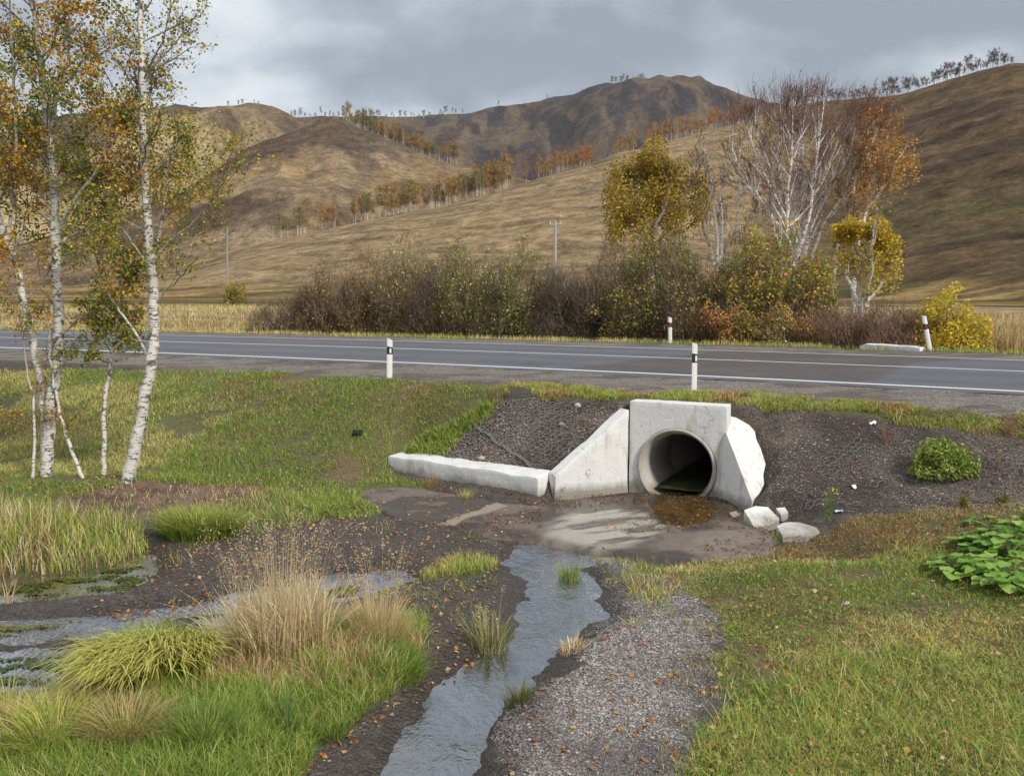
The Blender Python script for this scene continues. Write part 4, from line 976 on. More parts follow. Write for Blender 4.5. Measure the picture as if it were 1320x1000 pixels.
stuff('grass', [turf(GR['strip'], 30000, (.04, .10), (.006, .012), (.2, 1.0), wf_strip, .4, .5, 2, lambda x, y: fbm(x*2.0, y*2.0, 3, 183) > .40)])
stuff('grass', [turf(GR['reed'], 8500, (.12, .32), (.008, .016), (.1, .8), wf_reed, .6, .2, 3),
                turf(PW([(0,735),(150,716),(185,700),(190,712),(60,752),(0,760)]), 1500, (.15, .35), (.008, .014), (.2, .9), lambda x, y: dict(green=.4, yellow=.6, straw=.9, red=.1), .6, .1, 3)])
stuff('grass', [turf(MOUNDL, 56000, (.07, .20), (.004, .009), (.3, 1.2), wf_mound, 1.0, .3, 3),
                turf(GR['bit1'], 1600, (.05, .13), (.006, .010), (.2, .9), wf_strip, 1, .3, 2), turf(GR['bit2'], 1400, (.03, .09), (.005, .009), (.3, 1), wf_strip, 1, .6, 2),
                turf(PW([(240,665),(330,640),(430,640),(420,668),(330,690),(260,690)]), 2500, (.06, .16), (.006, .010), (.3, 1), wf_meadow, 1, .5, 2),
                turf(ISLE, 1100, (.03, .10), (.006, .010), (.3, 1), wf_meadow, 1, .5, 2, lambda x, y: fbm(x*1.4, y*1.4, 3, 187) > .60),
                turf(PW([(20,650),(100,630),(330,625),(430,640),(380,668),(100,672)]), 1500, (.06, .16), (.006, .010), (.3, 1), lambda x, y: dict(green=.2, yellow=.4, straw=.8, red=.8), 1, .6, 2)])
def mat_leaves(poly, n, cols, size=(.012, .03), wob_=.34, hi=.05, ex=None):
    q = sample(poly, n, 1.2, wob_, ex); z = ground_z(q[:, 0], q[:, 1]); wd = water_sd(q[:, 0], q[:, 1]); k = wd > .02; q = q[k]; z = z[k]
    P = np.column_stack([q, z+rng.uniform(.01, hi, len(q))]); c = np.array(cols)[rng.integers(0, len(cols), len(q))]*rng.uniform(.7, 1.25, (len(q), 1))
    return kites(P, rng.uniform(size[0], size[1], len(q)), c, flat=.55, aspect=1.1)
stuff('ground_cover', [mat_leaves(GR['right'], 26000, [(.12,.22,.03), (.18,.28,.04), (.30,.32,.06), (.30,.15,.06), (.40,.30,.14)], ex=lambda x, y: fbm(x*1.9, y*1.9, 3, 221) > .42),
                       mat_leaves(GR['meadow'], 14000, [(.12,.22,.03), (.22,.28,.05), (.30,.16,.07), (.40,.32,.14)], (.02, .04), hi=.09, ex=lambda x, y: fbm(x*1.3, y*1.3, 3, 223) > .5),
                       mat_leaves(MOUNDL, 6000, [(.10,.20,.03), (.14,.24,.04)], ex=lambda x, y: fbm(x*1.9, y*1.9, 3, 225) > .5),
                       mat_leaves(GR['strip'], 7000, [(.12,.22,.03), (.26,.28,.05), (.34,.15,.06)], (.015, .035), ex=lambda x, y: fbm(x*2, y*2, 3, 227) > .45)])
def far_turf(name, n, pxr, dr, h, w, wf, lean=(.05, .5), clump=None):
    px = rng.uniform(pxr[0], pxr[1], n*2); dd = dr[0]+(dr[1]-dr[0])*rng.uniform(0, 1, n*2)**1.3
    xs, ys = [], []; Y = np.full(n*2, 25.); x, y, z = ray(px, 440)
    for _ in range(30): X = x*Y/y; Y = yc(X)+dd*np.sqrt(1+ycp(X)**2)
    X = x*Y/y
    if clump is not None: k = clump(X, Y); X, Y = X[k], Y[k]
    X, Y = X[:n], Y[:n]; m = len(X); z = surf(X, Y); c = pick(m, wf(X, Y))
    return blades(np.column_stack([X, Y, z-.03]), rng.uniform(h[0], h[1], m), rng.uniform(w[0], w[1], m)*(Y/28), rng.uniform(0, 6.28, m), rng.uniform(lean[0], lean[1], m), 2, c, np.minimum(c*1.2, .8))
stuff('grass', [far_turf('a', 14000, (-40, 1400), (6.1, 8.2), (.06, .22), (.015, .03), lambda x, y: dict(green=.9*nz(x, y, .4, 191, .38), yellow=.5, straw=.35, red=.25), clump=lambda x, y: fbm(x*1.2, y*1.2, 3, 193) > .38)])
stuff('dry_grass', [far_turf('b', 22000, (-60, 700), (9, 60), (.15, .42), (.02, .035), lambda x, y: dict(green=.35, yellow=.55, straw=.7, red=.35+.6*nz(x, y, .12, 195)))
                    ,far_turf('c', 20000, (1120, 1400), (9, 42), (.35, 1.0), (.02, .035), lambda x, y: dict(green=.2, yellow=.3, straw=.55, red=.3+.7*nz(x, y, .3, 197)))])
# algae and duckweed floating on the side channels
def algae(poly, n, seed, cols, size=(.012, .035)):
    P = PZ(poly); x0, y0 = P.min(0); x1, y1 = P.max(0); x = rng.uniform(x0, x1, n*4); y = rng.uniform(y0, y1, n*4)
    k = (sdf(x, y, P) < 0) & (fbm(x*3+seed, y*7, 4, seed)+rng.uniform(-.06, .06, n*4) > .55); x, y = x[k][:n], y[k][:n]
    c = np.array(cols)[rng.integers(0, len(cols), len(x))]*rng.uniform(.7, 1.25, (len(x), 1))
    return kites(np.column_stack([x, y, WAT+rng.uniform(.003, .012, len(x))]), rng.uniform(size[0], size[1], len(x)), c, flat=.93, aspect=1.2)
V, F, C = merge([algae([(100,828),(190,803),(254,785),(330,768),(400,760),(380,782),(280,793),(190,814),(130,827)], 3000, 201, [(.30,.31,.06), (.20,.24,.05), (.36,.33,.10)]),
                 algae([(0,758),(60,746),(180,730),(200,735),(160,768),(60,776),(0,780)], 2400, 203, [(.09,.12,.02), (.16,.17,.03), (.07,.09,.02)]),
                 algae([(-20,850),(30,848),(130,842),(120,890),(60,905),(-20,910)], 2400, 205, [(.12,.17,.07), (.09,.12,.05), (.16,.19,.07)]),
                 algae([(-20,800),(60,800),(120,800),(90,826),(-20,828)], 1200, 209, [(.2,.2,.06)]),
                 algae([(410,772),(440,748),(470,748),(450,775)], 900, 207, [(.24,.24,.08), (.15,.15,.05)])])
tag(mk_mesh('algae', V, F, M_grass, col=C), kind='stuff')
# leaf litter and dirt washed against the concrete
lt = []
for poly, n in ((PZ([(690,650),(715,640),(830,634),(925,638),(968,662),(950,672),(900,656),(830,648),(718,654)], .02), 1700), (PZ([(500,612),(600,628),(700,641),(700,650),(600,640),(500,622)], .02), 900), (PZ([(860,650),(940,655),(930,680),(850,690),(780,690)], .02), 450), (PZ([(560,672),(700,655),(700,690),(600,692)], .02), 700), (PZ([(960,668),(1060,690),(1000,712),(880,720)], .02), 600)):
    x0, y0 = poly.min(0); x1, y1 = poly.max(0); x = rng.uniform(x0, x1, n*6); y = rng.uniform(y0, y1, n*6); k = (sdf(x, y, poly)+rng.normal(0, .03, n*6) < 0) & (fbm(x*5, y*5, 3, 231) > .42); x, y = x[k][:n], y[k][:n]
    lt.append(np.column_stack([x, y, np.maximum(ground_z(x, y), .022)+rng.uniform(0, .012, len(x))]))
lt = np.concatenate(lt); cl = np.array([(.10,.06,.035), (.16,.09,.045), (.06,.045,.03), (.28,.15,.06), (.12,.11,.05)])[rng.integers(0, 5, len(lt))]
V, F, C = kites(lt, rng.uniform(.010, .032, len(lt)), cl, flat=.8); tag(mk_mesh('leaf_litter', V, F, M_leaf, col=C), kind='stuff')
# ------------------------------------------------------------------ tufts and herbs (things)
def tuft(name, label, px, py, rad, n, h, w, lean, pal, tipc=None, droop=0, cat='grass tuft', group=None, azr=None, segs=4, culms=0, chh=.7, ell=1.0, ccol=(.64, .50, .30)):
    g = G(px, py); r = thing(name, label, cat, (g[0], g[1], float(ground_z(g[0], g[1]))), group)
    a = rng.uniform(0, 6.28, n); q = rad*np.sqrt(rng.uniform(0, 1, n)); x = g[0]+q*np.cos(a); y = g[1]+q*np.sin(a)*ell; z = np.maximum(ground_z(x, y), WAT-.05)-.02
    az = a+rng.normal(0, .5, n) if azr is None else rng.normal(azr[0], azr[1], n)
    ln = rng.uniform(lean[0], lean[1], n)*(.5+.5*q/rad); hh = rng.uniform(h[0], h[1], n)
    P_ = np.array(pal); c = P_[rng.integers(0, len(P_), n)]*rng.uniform(.75, 1.2, (n, 1)); tp = c*1.15 if tipc is None else np.array(tipc)*rng.uniform(.7, 1.2, (n, 1))
    V, F, C = blades(np.column_stack([x, y, z]), hh, rng.uniform(w*.6, w*1.3, n), az, ln, segs, c, tp, 1.6, droop)
    part('blades', V, F, M_grass, r, col=C)
    if culms:
        T = []; a = rng.uniform(0, 6.28, culms); q = rad*.8*np.sqrt(rng.uniform(0, 1, culms)); x = g[0]+q*np.cos(a); y = g[1]+q*np.sin(a)*ell; z = ground_z(x, y)
        hh = rng.uniform(chh*.65, chh*1.1, culms); ln = rng.uniform(.02, .38, culms); cc = np.tile(ccol, (culms, 1))*rng.uniform(.7, 1.2, (culms, 1))
        V, F, C = blades(np.column_stack([x, y, z]), hh, .0045, a, ln, 4, cc, cc*.9, 2.0)
        K = 9; tip = V.reshape(culms, K, 3)[:, -1]; k2 = np.repeat(np.arange(culms), 9); tt = rng.uniform(0, .22, len(k2))
        base = V.reshape(culms, K, 3)[:, 4]; sp = tip[k2]*(1-tt[:, None])+base[k2]*tt[:, None]+rng.normal(0, .012, (len(k2), 3))
        V2, F2, C2 = kites(sp, .014, cc[k2]*.85)
        V, F, C = merge([(V, F, C), (V2, F2, C2)]); part('seed_stalks', V, F, M_grass, r, col=C)
    return r
SG = [(.32,.38,.05), (.44,.46,.09), (.22,.31,.04), (.50,.48,.14)]
ST = [(.62,.46,.22), (.70,.54,.28), (.50,.35,.15), (.76,.62,.38)]
GN = [(.14,.23,.04), (.19,.28,.045), (.11,.18,.03), (.28,.31,.07)]
tuft('sedge_tussock', 'big yellow-green sedge tussock with blades combed over to the left, beside the side pool', 185, 905, .24, 900, (.55, .78), .021, (.40, .8), SG, (.62,.58,.16), .52, 'sedge', azr=(4.25, .55), segs=6)
tuft('sedge_tussock', 'right half of the drooping sedge, its blades falling to the right towards the straw grass', 240, 892, .18, 560, (.50, .72), .020, (.35, .75), SG, (.60,.56,.16), .46, 'sedge', azr=(5.1, .55), segs=6)
tuft('dry_grass_clump', 'tall straw-coloured grass clump with seed heads in the middle of the left bank', 365, 862, .34, 1500, (.30, .74), .012, (.05, .95), ST+[(.30,.30,.10)], (.78,.68,.46), .14, 'dry grass', azr=(0, 9), culms=210, chh=.98)
tuft('dry_grass_clump', 'straw grass clump with curling pale blades left of the tallest stalks', 318, 850, .24, 620, (.30, .60), .013, (.3, .9), ST, (.80,.72,.52), .22, 'dry grass', azr=(0, 9), culms=30, chh=.75)
tuft('dry_grass_clump', 'orange-tinged tuft with thin radiating stalks at the right end of the left bank', 488, 838, .20, 900, (.22, .38), .006, (.3, 1.0), [(.60,.42,.16), (.66,.50,.24), (.36,.34,.09), (.20,.26,.05)], (.74,.58,.32), .05, 'dry grass', culms=90, chh=.68)
tuft('grass_tuft', 'fresh green grass tuft below the orange-tinged stalks, at the gravel edge', 505, 868, .22, 900, (.12, .26), .007, (.3, 1.0), GN, None, .1)
tuft('iris_plant', 'upright fan of broad blue-green sword leaves in the left bank grass', 372, 955, .05, 11, (.30, .48), .024, (.05, .6), [(.10,.21,.06), (.13,.24,.06)], (.24,.32,.09), 0, 'iris')
tuft('grass_tuft', 'yellow-brown tuft with arching blades below the big sedge', 165, 985, .12, 420, (.28, .42), .008, (.5, 1.0), [(.36,.30,.09), (.30,.27,.07), (.44,.34,.14)], (.50,.38,.18), .25)
tuft('grass_tuft', 'arching green-yellow tuft at the lower left corner', 70, 985, .16, 480, (.25, .42), .008, (.4, 1.0), SG, None, .25)
tuft('grass_tuft', 'tall yellowish blades at the left edge beside the lowest pool', 5, 925, .12, 200, (.2, .36), .010, (.2, .8), SG, (.46,.42,.14), .1)
tuft('grass_tuft', 'dark green grass tuft in the middle of the bottom of the left bank', 262, 985, .16, 520, (.2, .34), .007, (.3, 1.0), GN, None, .15)
tuft('grass_tuft', 'low green spray at the foot of the iris-like leaves by the gravel', 425, 945, .09, 260, (.08, .16), .007, (.3, 1.0), GN, None, .1)
tuft('grass_tussock', 'rounded bright green grass tussock below the leaning birch', 258, 690, .42, 1500, (.24, .46), .015, (.3, 1.1), GN+[(.30,.36,.06)], (.38,.42,.08), .22, ell=.7)
tuft('grass_tuft', 'small tuft standing in the stream below the concrete slab', 735, 735, .10, 190, (.14, .30), .008, (.2, .9), GN+[(.3,.3,.08)], None, .1)
tuft('grass_tuft', 'sparse pale tuft on the gravel spit between the channel and the stream', 630, 822, .15, 220, (.18, .36), .009, (.2, .9), [(.28,.28,.10), (.40,.36,.18), (.16,.20,.06)], None, .1, culms=8, chh=.5)
tuft('grass_tuft', 'small tan tuft on the stream edge half way down the gravel', 738, 833, .09, 120, (.08, .16), .008, (.3, .9), ST, None, .1)
tuft('grass_tuft', 'small green tuft trailing into the stream near the bottom', 668, 893, .09, 150, (.10, .22), .008, (.3, .9), [(.12,.15,.04), (.2,.2,.07)], None, .15)
tuft('grass_tuft', 'dry tuft growing against the front of the long low white block', 601, 638, .09, 120, (.10, .22), .008, (.2, .8), ST+SG, None, 0)
tuft('grass_tuft', 'brown tuft at the left end of the front of the low white block', 556, 624, .16, 160, (.08, .18), .009, (.2, .8), [(.25,.16,.08), (.3,.2,.1)], None, 0)
tuft('grass_tuft', 'little green tuft beside the flat broken slab', 998, 698, .06, 90, (.08, .18), .008, (.1, .6), GN, None, 0)
tuft('grass_tuft', 'low tan tuft at the upper rim of the gravel patch', 818, 803, .08, 60, (.04, .09), .008, (.4, 1), ST+SG, None, 0)
def herb(name, label, px, py, nst, h, leafn, leafs, cols, flower=None, cat='weed', spread=.12, stemc=(.14,.15,.05), droopy=.3):
    g = G(px, py); z0 = float(ground_z(g[0], g[1])); r = thing(name, label, cat, (g[0], g[1], z0))
    T = Tubes(); L = []; Fp = []
    for k in range(nst):
        a = rng.uniform(0, 6.28); b = np.array([g[0]+rng.normal(0, .02), g[1]+rng.normal(0, .02), z0-.02]); tp = b+np.array([math.cos(a)*spread*rng.uniform(.2, 1), math.sin(a)*spread*rng.uniform(.2, 1), h*rng.uniform(.7, 1.1)])
        m = (b+tp)/2+np.array([0, 0, h*.05]); T.add([b, m, tp], [.004, .003, .0015], 4); t = rng.uniform(.1, 1, leafn)[:, None]
        L.append(b*(1-t)+tp*t+rng.normal(0, leafs*.55, (leafn, 3))); Fp.append(tp+rng.normal(0, .018, (5, 3)))
    V, F, _ = T.data(); part('stems', V, F, m_stem, r, col=np.tile(stemc, (len(V), 1)))
    L = np.concatenate(L); c = np.array(cols)[rng.integers(0, len(cols), len(L))]*rng.uniform(.75, 1.25, (len(L), 1))
    V, F, C = kites(L, rng.uniform(leafs*.6, leafs*1.2, len(L)), c, flat=droopy, aspect=.8); part('leaves', V, F, M_leaf, r, col=C)
    if flower is not None:
        Fp = np.concatenate(Fp); V, F, C = kites(Fp, .022, np.tile(flower, (len(Fp), 1)), flat=.6, aspect=1.2); part('flowers', V, F, M_leaf, r, col=C)
    return r
m_stem = m_vcol('herb_stem', .8, 30, .4, 0)
herb('flowering_weed', 'thin weed with small yellow flowers right of the broken slab', 1064, 678, 6, .42, 26, .035, [(.12,.20,.04), (.16,.24,.05)], (.75,.60,.03), 'weed', .14)
herb('leafy_weed', 'small green and yellow herb at the foot of the slope, left of the pair', 1243, 656, 7, .20, 30, .035, [(.16,.20,.04), (.35,.30,.06), (.25,.12,.05)], None, 'weed', .12)
herb('leafy_weed', 'small dull green herb at the foot of the slope near the right edge', 1291, 652, 7, .18, 28, .035, [(.14,.17,.04), (.22,.20,.05)], None, 'weed', .12)
herb('leafy_weed', 'tiny weed with one yellow flower at the top of the left stony slope', 653, 512, 4, .14, 14, .03, [(.14,.20,.04)], (.75,.6,.03), 'weed', .06)
herb('dry_weed', 'dead brown branching weed high on the stony slope, left of the green bush', 1143, 574, 14, .30, 5, .02, [(.25,.13,.07)], None, 'weed', .26, (.24,.13,.08))
herb('dry_weed', 'dead brown weed on the slope at the right edge of the picture', 1300, 560, 14, .28, 6, .02, [(.25,.13,.07)], None, 'weed', .2, (.26,.13,.08))
herb('dry_weed', 'dry reddish stalks on the netting below and right of the green bush', 1290, 606, 8, .22, 4, .02, [(.28,.14,.08)], None, 'weed', .2, (.30,.16,.10))
# round green bush on the slope
g = G(1213, 610); z0 = float(ground_z(g[0], g[1]))
bs = thing('leafy_bush', 'rounded bright green leafy bush growing out of the stony slope', 'bush', (g[0], g[1], z0))
n = 3800; a = rng.uniform(0, 6.28, n); ph = np.arccos(rng.uniform(0, 1, n)); rr = rng.uniform(.45, 1, n)**.4*(1+.85*(fbm(np.cos(a)*2+3, np.sin(a)*2+ph*3, 3, 211)-.5))
P = np.stack([g[0]+.40*rr*np.sin(ph)*np.cos(a), g[1]+.26*rr*np.sin(ph)*np.sin(a), z0-.02+.44*rr*np.cos(ph)], 1)
c = np.array([(.20,.32,.05), (.32,.40,.08), (.48,.46,.14), (.12,.20,.03)])[rng.integers(0, 4, n)]*rng.uniform(.8, 1.2, (n, 1))
V, F, C = kites(P, rng.uniform(.03, .062, n), c, flat=.1, droop=.5, aspect=.75); part('leaves', V, F, M_leaf, bs, col=C)
T = Tubes()
for k in range(26):
    a = rng.uniform(0, 6.28); q = rng.uniform(.3, 1); T.add([[g[0], g[1], z0-.03], [g[0]+.15*q*math.cos(a), g[1]+.1*q*math.sin(a), z0+.16], [g[0]+.34*q*math.cos(a), g[1]+.22*q*math.sin(a), z0+.40*(1-q*.5)]], [.006, .004, .002], 4)
V, F, _ = T.data(); part('stems', V, F, m_stem, bs, col=np.tile((.12,.11,.05), (len(V), 1)))
# broad-leaved burdock plants
def broad(px, py, n, rad, h, sz_, label):
    g = G(px, py); z0 = float(ground_z(g[0], g[1])); r = thing('burdock', label, 'burdock', (g[0], g[1], z0), 'burdock plants by the right edge')
    Vs, Fs, Cs, m = [], [], [], 0; T = Tubes()
    for k in range(n):
        a = rng.uniform(0, 6.28); q = rad*math.sqrt(rng.uniform(0.02, 1)); s = sz_*rng.uniform(.6, 1.2); c0 = np.array([g[0]+q*math.cos(a), g[1]+q*math.sin(a), z0+h*(1-.7*(q/rad)**2)*rng.uniform(.6, 1.1)])
        yaw = a+rng.normal(0, .6); til = rng.uniform(-.1, .7)
        u = np.array([0, .12, .3, .5, .7, .88, 1.0]); wd = np.array([.02, .36, .50, .50, .40, .22, .01])*(1+.12*rng.normal(size=7))
        pts = []
        for uu, ww in zip(u, wd):
            for sd_, k_ in ((-1, 1), (0, 0), (1, 1)):
                x = (uu-.2)*s; y = sd_*ww*s; z = -til*uu*uu*s*.8 + .10*s*abs(sd_) + .04*s*math.sin(uu*14+sd_*2)
                pts.append([x, y, z])
        pts = np.array(pts); ca, sa = math.cos(yaw), math.sin(yaw); pts = np.stack([pts[:, 0]*ca-pts[:, 1]*sa, pts[:, 0]*sa+pts[:, 1]*ca, pts[:, 2]], 1)+c0
        F = []
        for i in range(6):
            for j in range(2): F.append([3*i+j, 3*i+j+1, 3*i+j+4, 3*i+j+3])
        Vs.append(pts); Fs.append(np.array(F)+m); m += 21
        cl = np.array([(.18,.34,.05), (.24,.40,.07), (.30,.43,.10), (.12,.25,.04)])[rng.integers(0, 4)]*rng.uniform(.85, 1.15); Cs.append(np.tile(cl, (21, 1))*(1+.25*np.tile([0, 1, 0], 7))[:, None])
        T.add([[g[0], g[1], z0-.03], [(g[0]+c0[0])/2, (g[1]+c0[1])/2, c0[2]*.6+z0*.4], c0], [.006, .005, .004], 4)
    part('leaves', np.concatenate(Vs), np.concatenate(Fs), M_leaf, r, col=np.concatenate(Cs), smooth_=True)
    V, F, _ = T.data(); part('leaf_stalks', V, F, m_stem, r, col=np.tile((.16,.20,.07), (len(V), 1)))
broad(1250, 742, 70, .36, .16, .11, 'pale-leaved burdock nearest the gravel, at the left end of its patch')
broad(1305, 752, 80, .42, .20, .125, 'big burdock rosette at the right edge, lowest of its patch')
broad(1300, 712, 74, .40, .24, .12, 'burdock behind the big rosette, touching the right edge')
broad(1262, 706, 40, .28, .14, .10, 'smaller burdock in the middle of its patch')
broad(1345, 690, 50, .40, .26, .12, 'burdock standing highest up the bank at the right edge')
broad(1275, 676, 14, .22, .10, .09, 'small dark-leaved burdock just under the stony slope')
# ------------------------------------------------------------------ trees and shrubs
def unit(v): v = np.asarray(v, float); return v/(np.linalg.norm(v)+1e-9)
WHT = (.66, .64, .60); BRN = (.085, .055, .042); MAR = (.13, .065, .055); PALE = (.42, .38, .33)
def barkcol(r, thin, r0=.006, r1=.022, white=WHT):
    t = np.clip((np.asarray(r)-r0)/(r1-r0), 0, 1)[:, None]
    c = np.array(thin)*(1-t)+np.array(white)*t
    return np.concatenate([c, t], 1)
class Tw(Tubes):
    def addb(s, P, r, sides, thin, white=WHT, r0=.006, r1=.022):
        c = barkcol(r, thin, r0, r1, white); s.add(P, r, sides, c)
def grow(T, tips, p, d, L, r, lvl, S):
    """one branch and its side branches; S: per-level settings"""
    seg = S['seg'][lvl]; pts = [np.array(p, float)]; d = unit(d); ds_ = [d]
    for k in range(seg):
        d = unit(d+np.random.normal(0, S['wob'][lvl], 3)+np.array([0, 0, S['up'][lvl]])); pts.append(pts[-1]+d*L/seg); ds_.append(d)
    rr = np.linspace(r, max(r*S['taper'], S.get('rmin', .0015)), seg+1)
    T.addb(pts, rr, S['sides'][lvl], S['thin'], S.get('white', WHT), S.get('r0', .006), S.get('r1', .022))
    if lvl >= S['max']: tips.append((np.array(pts), L)); return
    side_branches(T, tips, pts, rr, L, lvl, S)
def side_branches(T, tips, pts, rr, L, lvl, S, t0=None, n=None):
    pts = np.array(pts); seg = len(pts)-1; n = n or S['n'][lvl]
    for c in range(n):
        t = np.random.uniform(S['t0'][lvl] if t0 is None else t0, 1.0)*seg; k = min(int(t), seg-1); f = t-k
        p = pts[k]*(1-f)+pts[k+1]*f; d = unit(pts[k+1]-pts[k]); r = rr[k]*(1-f)+rr[k+1]*f
        a = unit(np.cross(d, np.random.normal(size=3))); ang = R_(S['ang'][lvl])*np.random.uniform(.6, 1.3)
        d2 = d*math.cos(ang)+a*math.sin(ang); d2[1] *= S.get('flat', 1)
        grow(T, tips, p, d2, L*S['lr'][lvl]*np.random.uniform(.6, 1.2)*(1.15-.5*t/seg), max(r*S['rr'][lvl], S.get('rmin', .0015)*1.5), lvl+1, S)
def leaf_cloud(tips, n, size, cols, spread=.03, tlo=.2, keep=None, flat=0, droop=.4, aspect=1.0, wts=None):
    w = np.array([L for _, L in tips]); i = np.random.choice(len(tips), n, p=w/w.sum()); P = np.zeros((n, 3))
    for q, k in enumerate(i):
        pts = tips[k][0]; t = np.random.uniform(tlo, 1)*(len(pts)-1); j = min(int(t), len(pts)-2); P[q] = pts[j]*(1-(t-j))+pts[j+1]*(t-j)
    P += np.random.normal(0, spread, (n, 3))
    if keep is not None: P = P[keep(P)]
    n = len(P); cl = np.array(cols); ph = fbm(P[:, 0]*1.6, P[:, 2]*1.6+P[:, 1], 2, 301)
    u = np.clip(ph*1.6-.3+np.random.normal(0, .28, n), 0, .999); c = cl[(u*len(cl)).astype(int)]*np.random.uniform(.7, 1.25, (n, 1))
    return kites(P, np.random.uniform(size*.6, size*1.2, n), c, flat, droop, aspect)
def px_limb(pts, D, r0, r1, jit_=.0, dy=0.0, n=None):
    """a limb drawn as photo points at depth D, resampled smoothly, leaning dy metres in depth over its length"""
    P = np.array(pts, float); n = n or max(6, 3*len(P)); s = np.concatenate([[0], np.cumsum(np.hypot(*np.diff(P, axis=0).T))]); t = np.linspace(0, s[-1], n)
    x = np.interp(t, s, P[:, 0]); y = np.interp(t, s, P[:, 1]); k = np.array([.25, .5, .25])
    for _ in range(2): x[1:-1] = np.convolve(x, k, 'valid'); y[1:-1] = np.convolve(y, k, 'valid')
    Q = at_dist(x, y, D+dy*t/s[-1]+0*x)
    Q[1:-1] += np.random.normal(0, jit_, Q[1:-1].shape)
    return Q, np.linspace(r0, r1, n), (s[-1])/FPX*D
np.random.seed(11)
LC_or = [(.15,.21,.025), (.30,.32,.035), (.54,.44,.05), (.66,.42,.05), (.64,.30,.04), (.48,.18,.035)]
LC_gr = [(.13,.20,.025), (.22,.28,.03), (.40,.38,.05), (.54,.44,.06), (.54,.30,.05)]
def birch(name, label, limbs, D, nleaf, cols, size=.05, nb=16, bl=1.1, keep=None, base=None, S=None, group='white birches by the left bank', cat='birch tree', tname='trunk'):
    p0 = at_dist(*limbs[0]['p'][0], D); r = thing(name, label, cat, tuple(p0), group)
    S = S or dict(seg=[5, 4, 4], wob=[.16, .2, .22], up=[.04, -.02, -.10], taper=.35, sides=[5, 4, 3], n=[6, 5], t0=[.2, .1], ang=[42, 40], lr=[.5, .55], rr=[.5, .6], max=2, thin=BRN, rmin=.0014)
    tips = []; TB = Tw()
    for i, lb in enumerate(limbs):
        Q, rr, L = px_limb(lb['p'], D+lb.get('D', 0), lb['r'][0], lb['r'][1], lb.get('j', .008), lb.get('dy', 0), n=lb.get('n'))
        if i == 0: Q[0] -= np.array([0, 0, .12]); rr[0] *= 1.15; 
        T = Tw(); T.addb(Q, rr, 9 if rr[0] > .03 else 6, BRN, r0=.008, r1=.016); V, F, C = T.data()
        if rr[0] > .03: V = V + (np.stack([fbm(V[:, 2]*6+k*3, V[:, 0]*9, 3, 311+k) for k in range(3)], 1)-.5)*rr[0]*.35
        part(tname if lb.get('t', i == 0) else 'limb', V, F, M_bark, r, col=C, smooth_=True)
        m = lb.get('nb', nb)
        for c in range(m):
            t = np.random.uniform(lb.get('t0', .35), 1)*(len(Q)-1); k = min(int(t), len(Q)-2); f = t-k; p = Q[k]*(1-f)+Q[k+1]*f
            a = np.random.uniform(0, 6.28); d = np.array([math.cos(a), math.sin(a), np.random.uniform(.5, 1.3)]); rb = max(.35*(rr[k]*(1-f)+rr[k+1]*f), .004)
            grow(TB, tips, p, d, bl*np.random.uniform(.5, 1.2)*(1.2-.6*t/len(Q)), min(rb, .013), 0, S)
    if TB.n:
        V, F, C = TB.data(); part('branches', V, F, M_bark, r, col=C)
    if nleaf: V, F, C = leaf_cloud(tips, nleaf, size, cols, .05, .1, keep); part('crown', V, F, M_leaf, r, col=C)
    return r
DB = 11.9
birch('birch_tree', 'thickest white birch of the left clump, upright with a forked top and orange leaves', [
  dict(p=[(60,640),(62,583),(64,537),(69,503),(74,473),(75,440),(75,380),(72,330),(71,280),(69,233),(63,167),(57,117),(50,50),(40,0),(36,-60),(34,-120)], r=(.082, .026), nb=36, t0=.42, n=46),
  dict(p=[(65,165),(74,120),(80,83),(90,30),(96,-40)], r=(.035, .015), nb=10, t0=.2, dy=-.5),
  dict(p=[(76,300),(88,268),(105,245),(128,217),(138,180),(147,133)], r=(.034, .010), nb=10, t0=.2, dy=-.7),
  dict(p=[(76,318),(95,300),(115,288),(133,278),(150,262)], r=(.022, .006), nb=6, t0=.3, dy=.5),
  dict(p=[(72,440),(85,425),(110,405),(150,392)], r=(.018, .005), nb=4, t0=.3, dy=-.4)], DB, 13000, LC_or, .05, bl=1.35)
birch('birch_tree', 'birch of the left clump that leans out of the picture to the left', [
  dict(p=[(58,632),(59,600),(58,563),(58,530),(53,497),(43,440),(33,397),(18,330),(13,320),(2,290),(-18,230),(-40,150),(-58,60),(-66,-30)], r=(.06, .025), nb=26, t0=.35, n=36),
  dict(p=[(10,310),(20,230),(22,150),(14,60),(10,-40)], r=(.022, .009), nb=16, t0=.1, dy=-.6)], DB+.15, 9500, LC_or, .05, bl=1.25)
birch('birch_tree', 'thinnest birch stem at the left edge of the clump', [
  dict(p=[(43,643),(44,600),(45,570),(43,513),(36,480),(30,440),(26,400)], r=(.024, .008), nb=12, t0=.35)], DB-.2, 420, LC_gr, .045, bl=.5)
birch('birch_tree', 'thin birch stem that curves away from the foot of the left clump to the right', [
  dict(p=[(110,625),(100,600),(90,577),(84,555),(78,537),(72,510),(66,470),(62,430),(64,395)], r=(.028, .010), nb=10, t0=.3)], DB-.1, 300, LC_gr, .045, bl=.5)
birch('birch_tree', 'slim young birch standing between the clump and the big leaning birch', [
  dict(p=[(133,624),(134,580),(133,537),(138,497),(143,463),(148,437),(152,400),(156,360),(158,335)], r=(.036, .010), nb=30, t0=.52),
  dict(p=[(137,535),(148,520)], r=(.012, .006), nb=0)], DB+.25, 3600, LC_gr, .05, bl=.62)
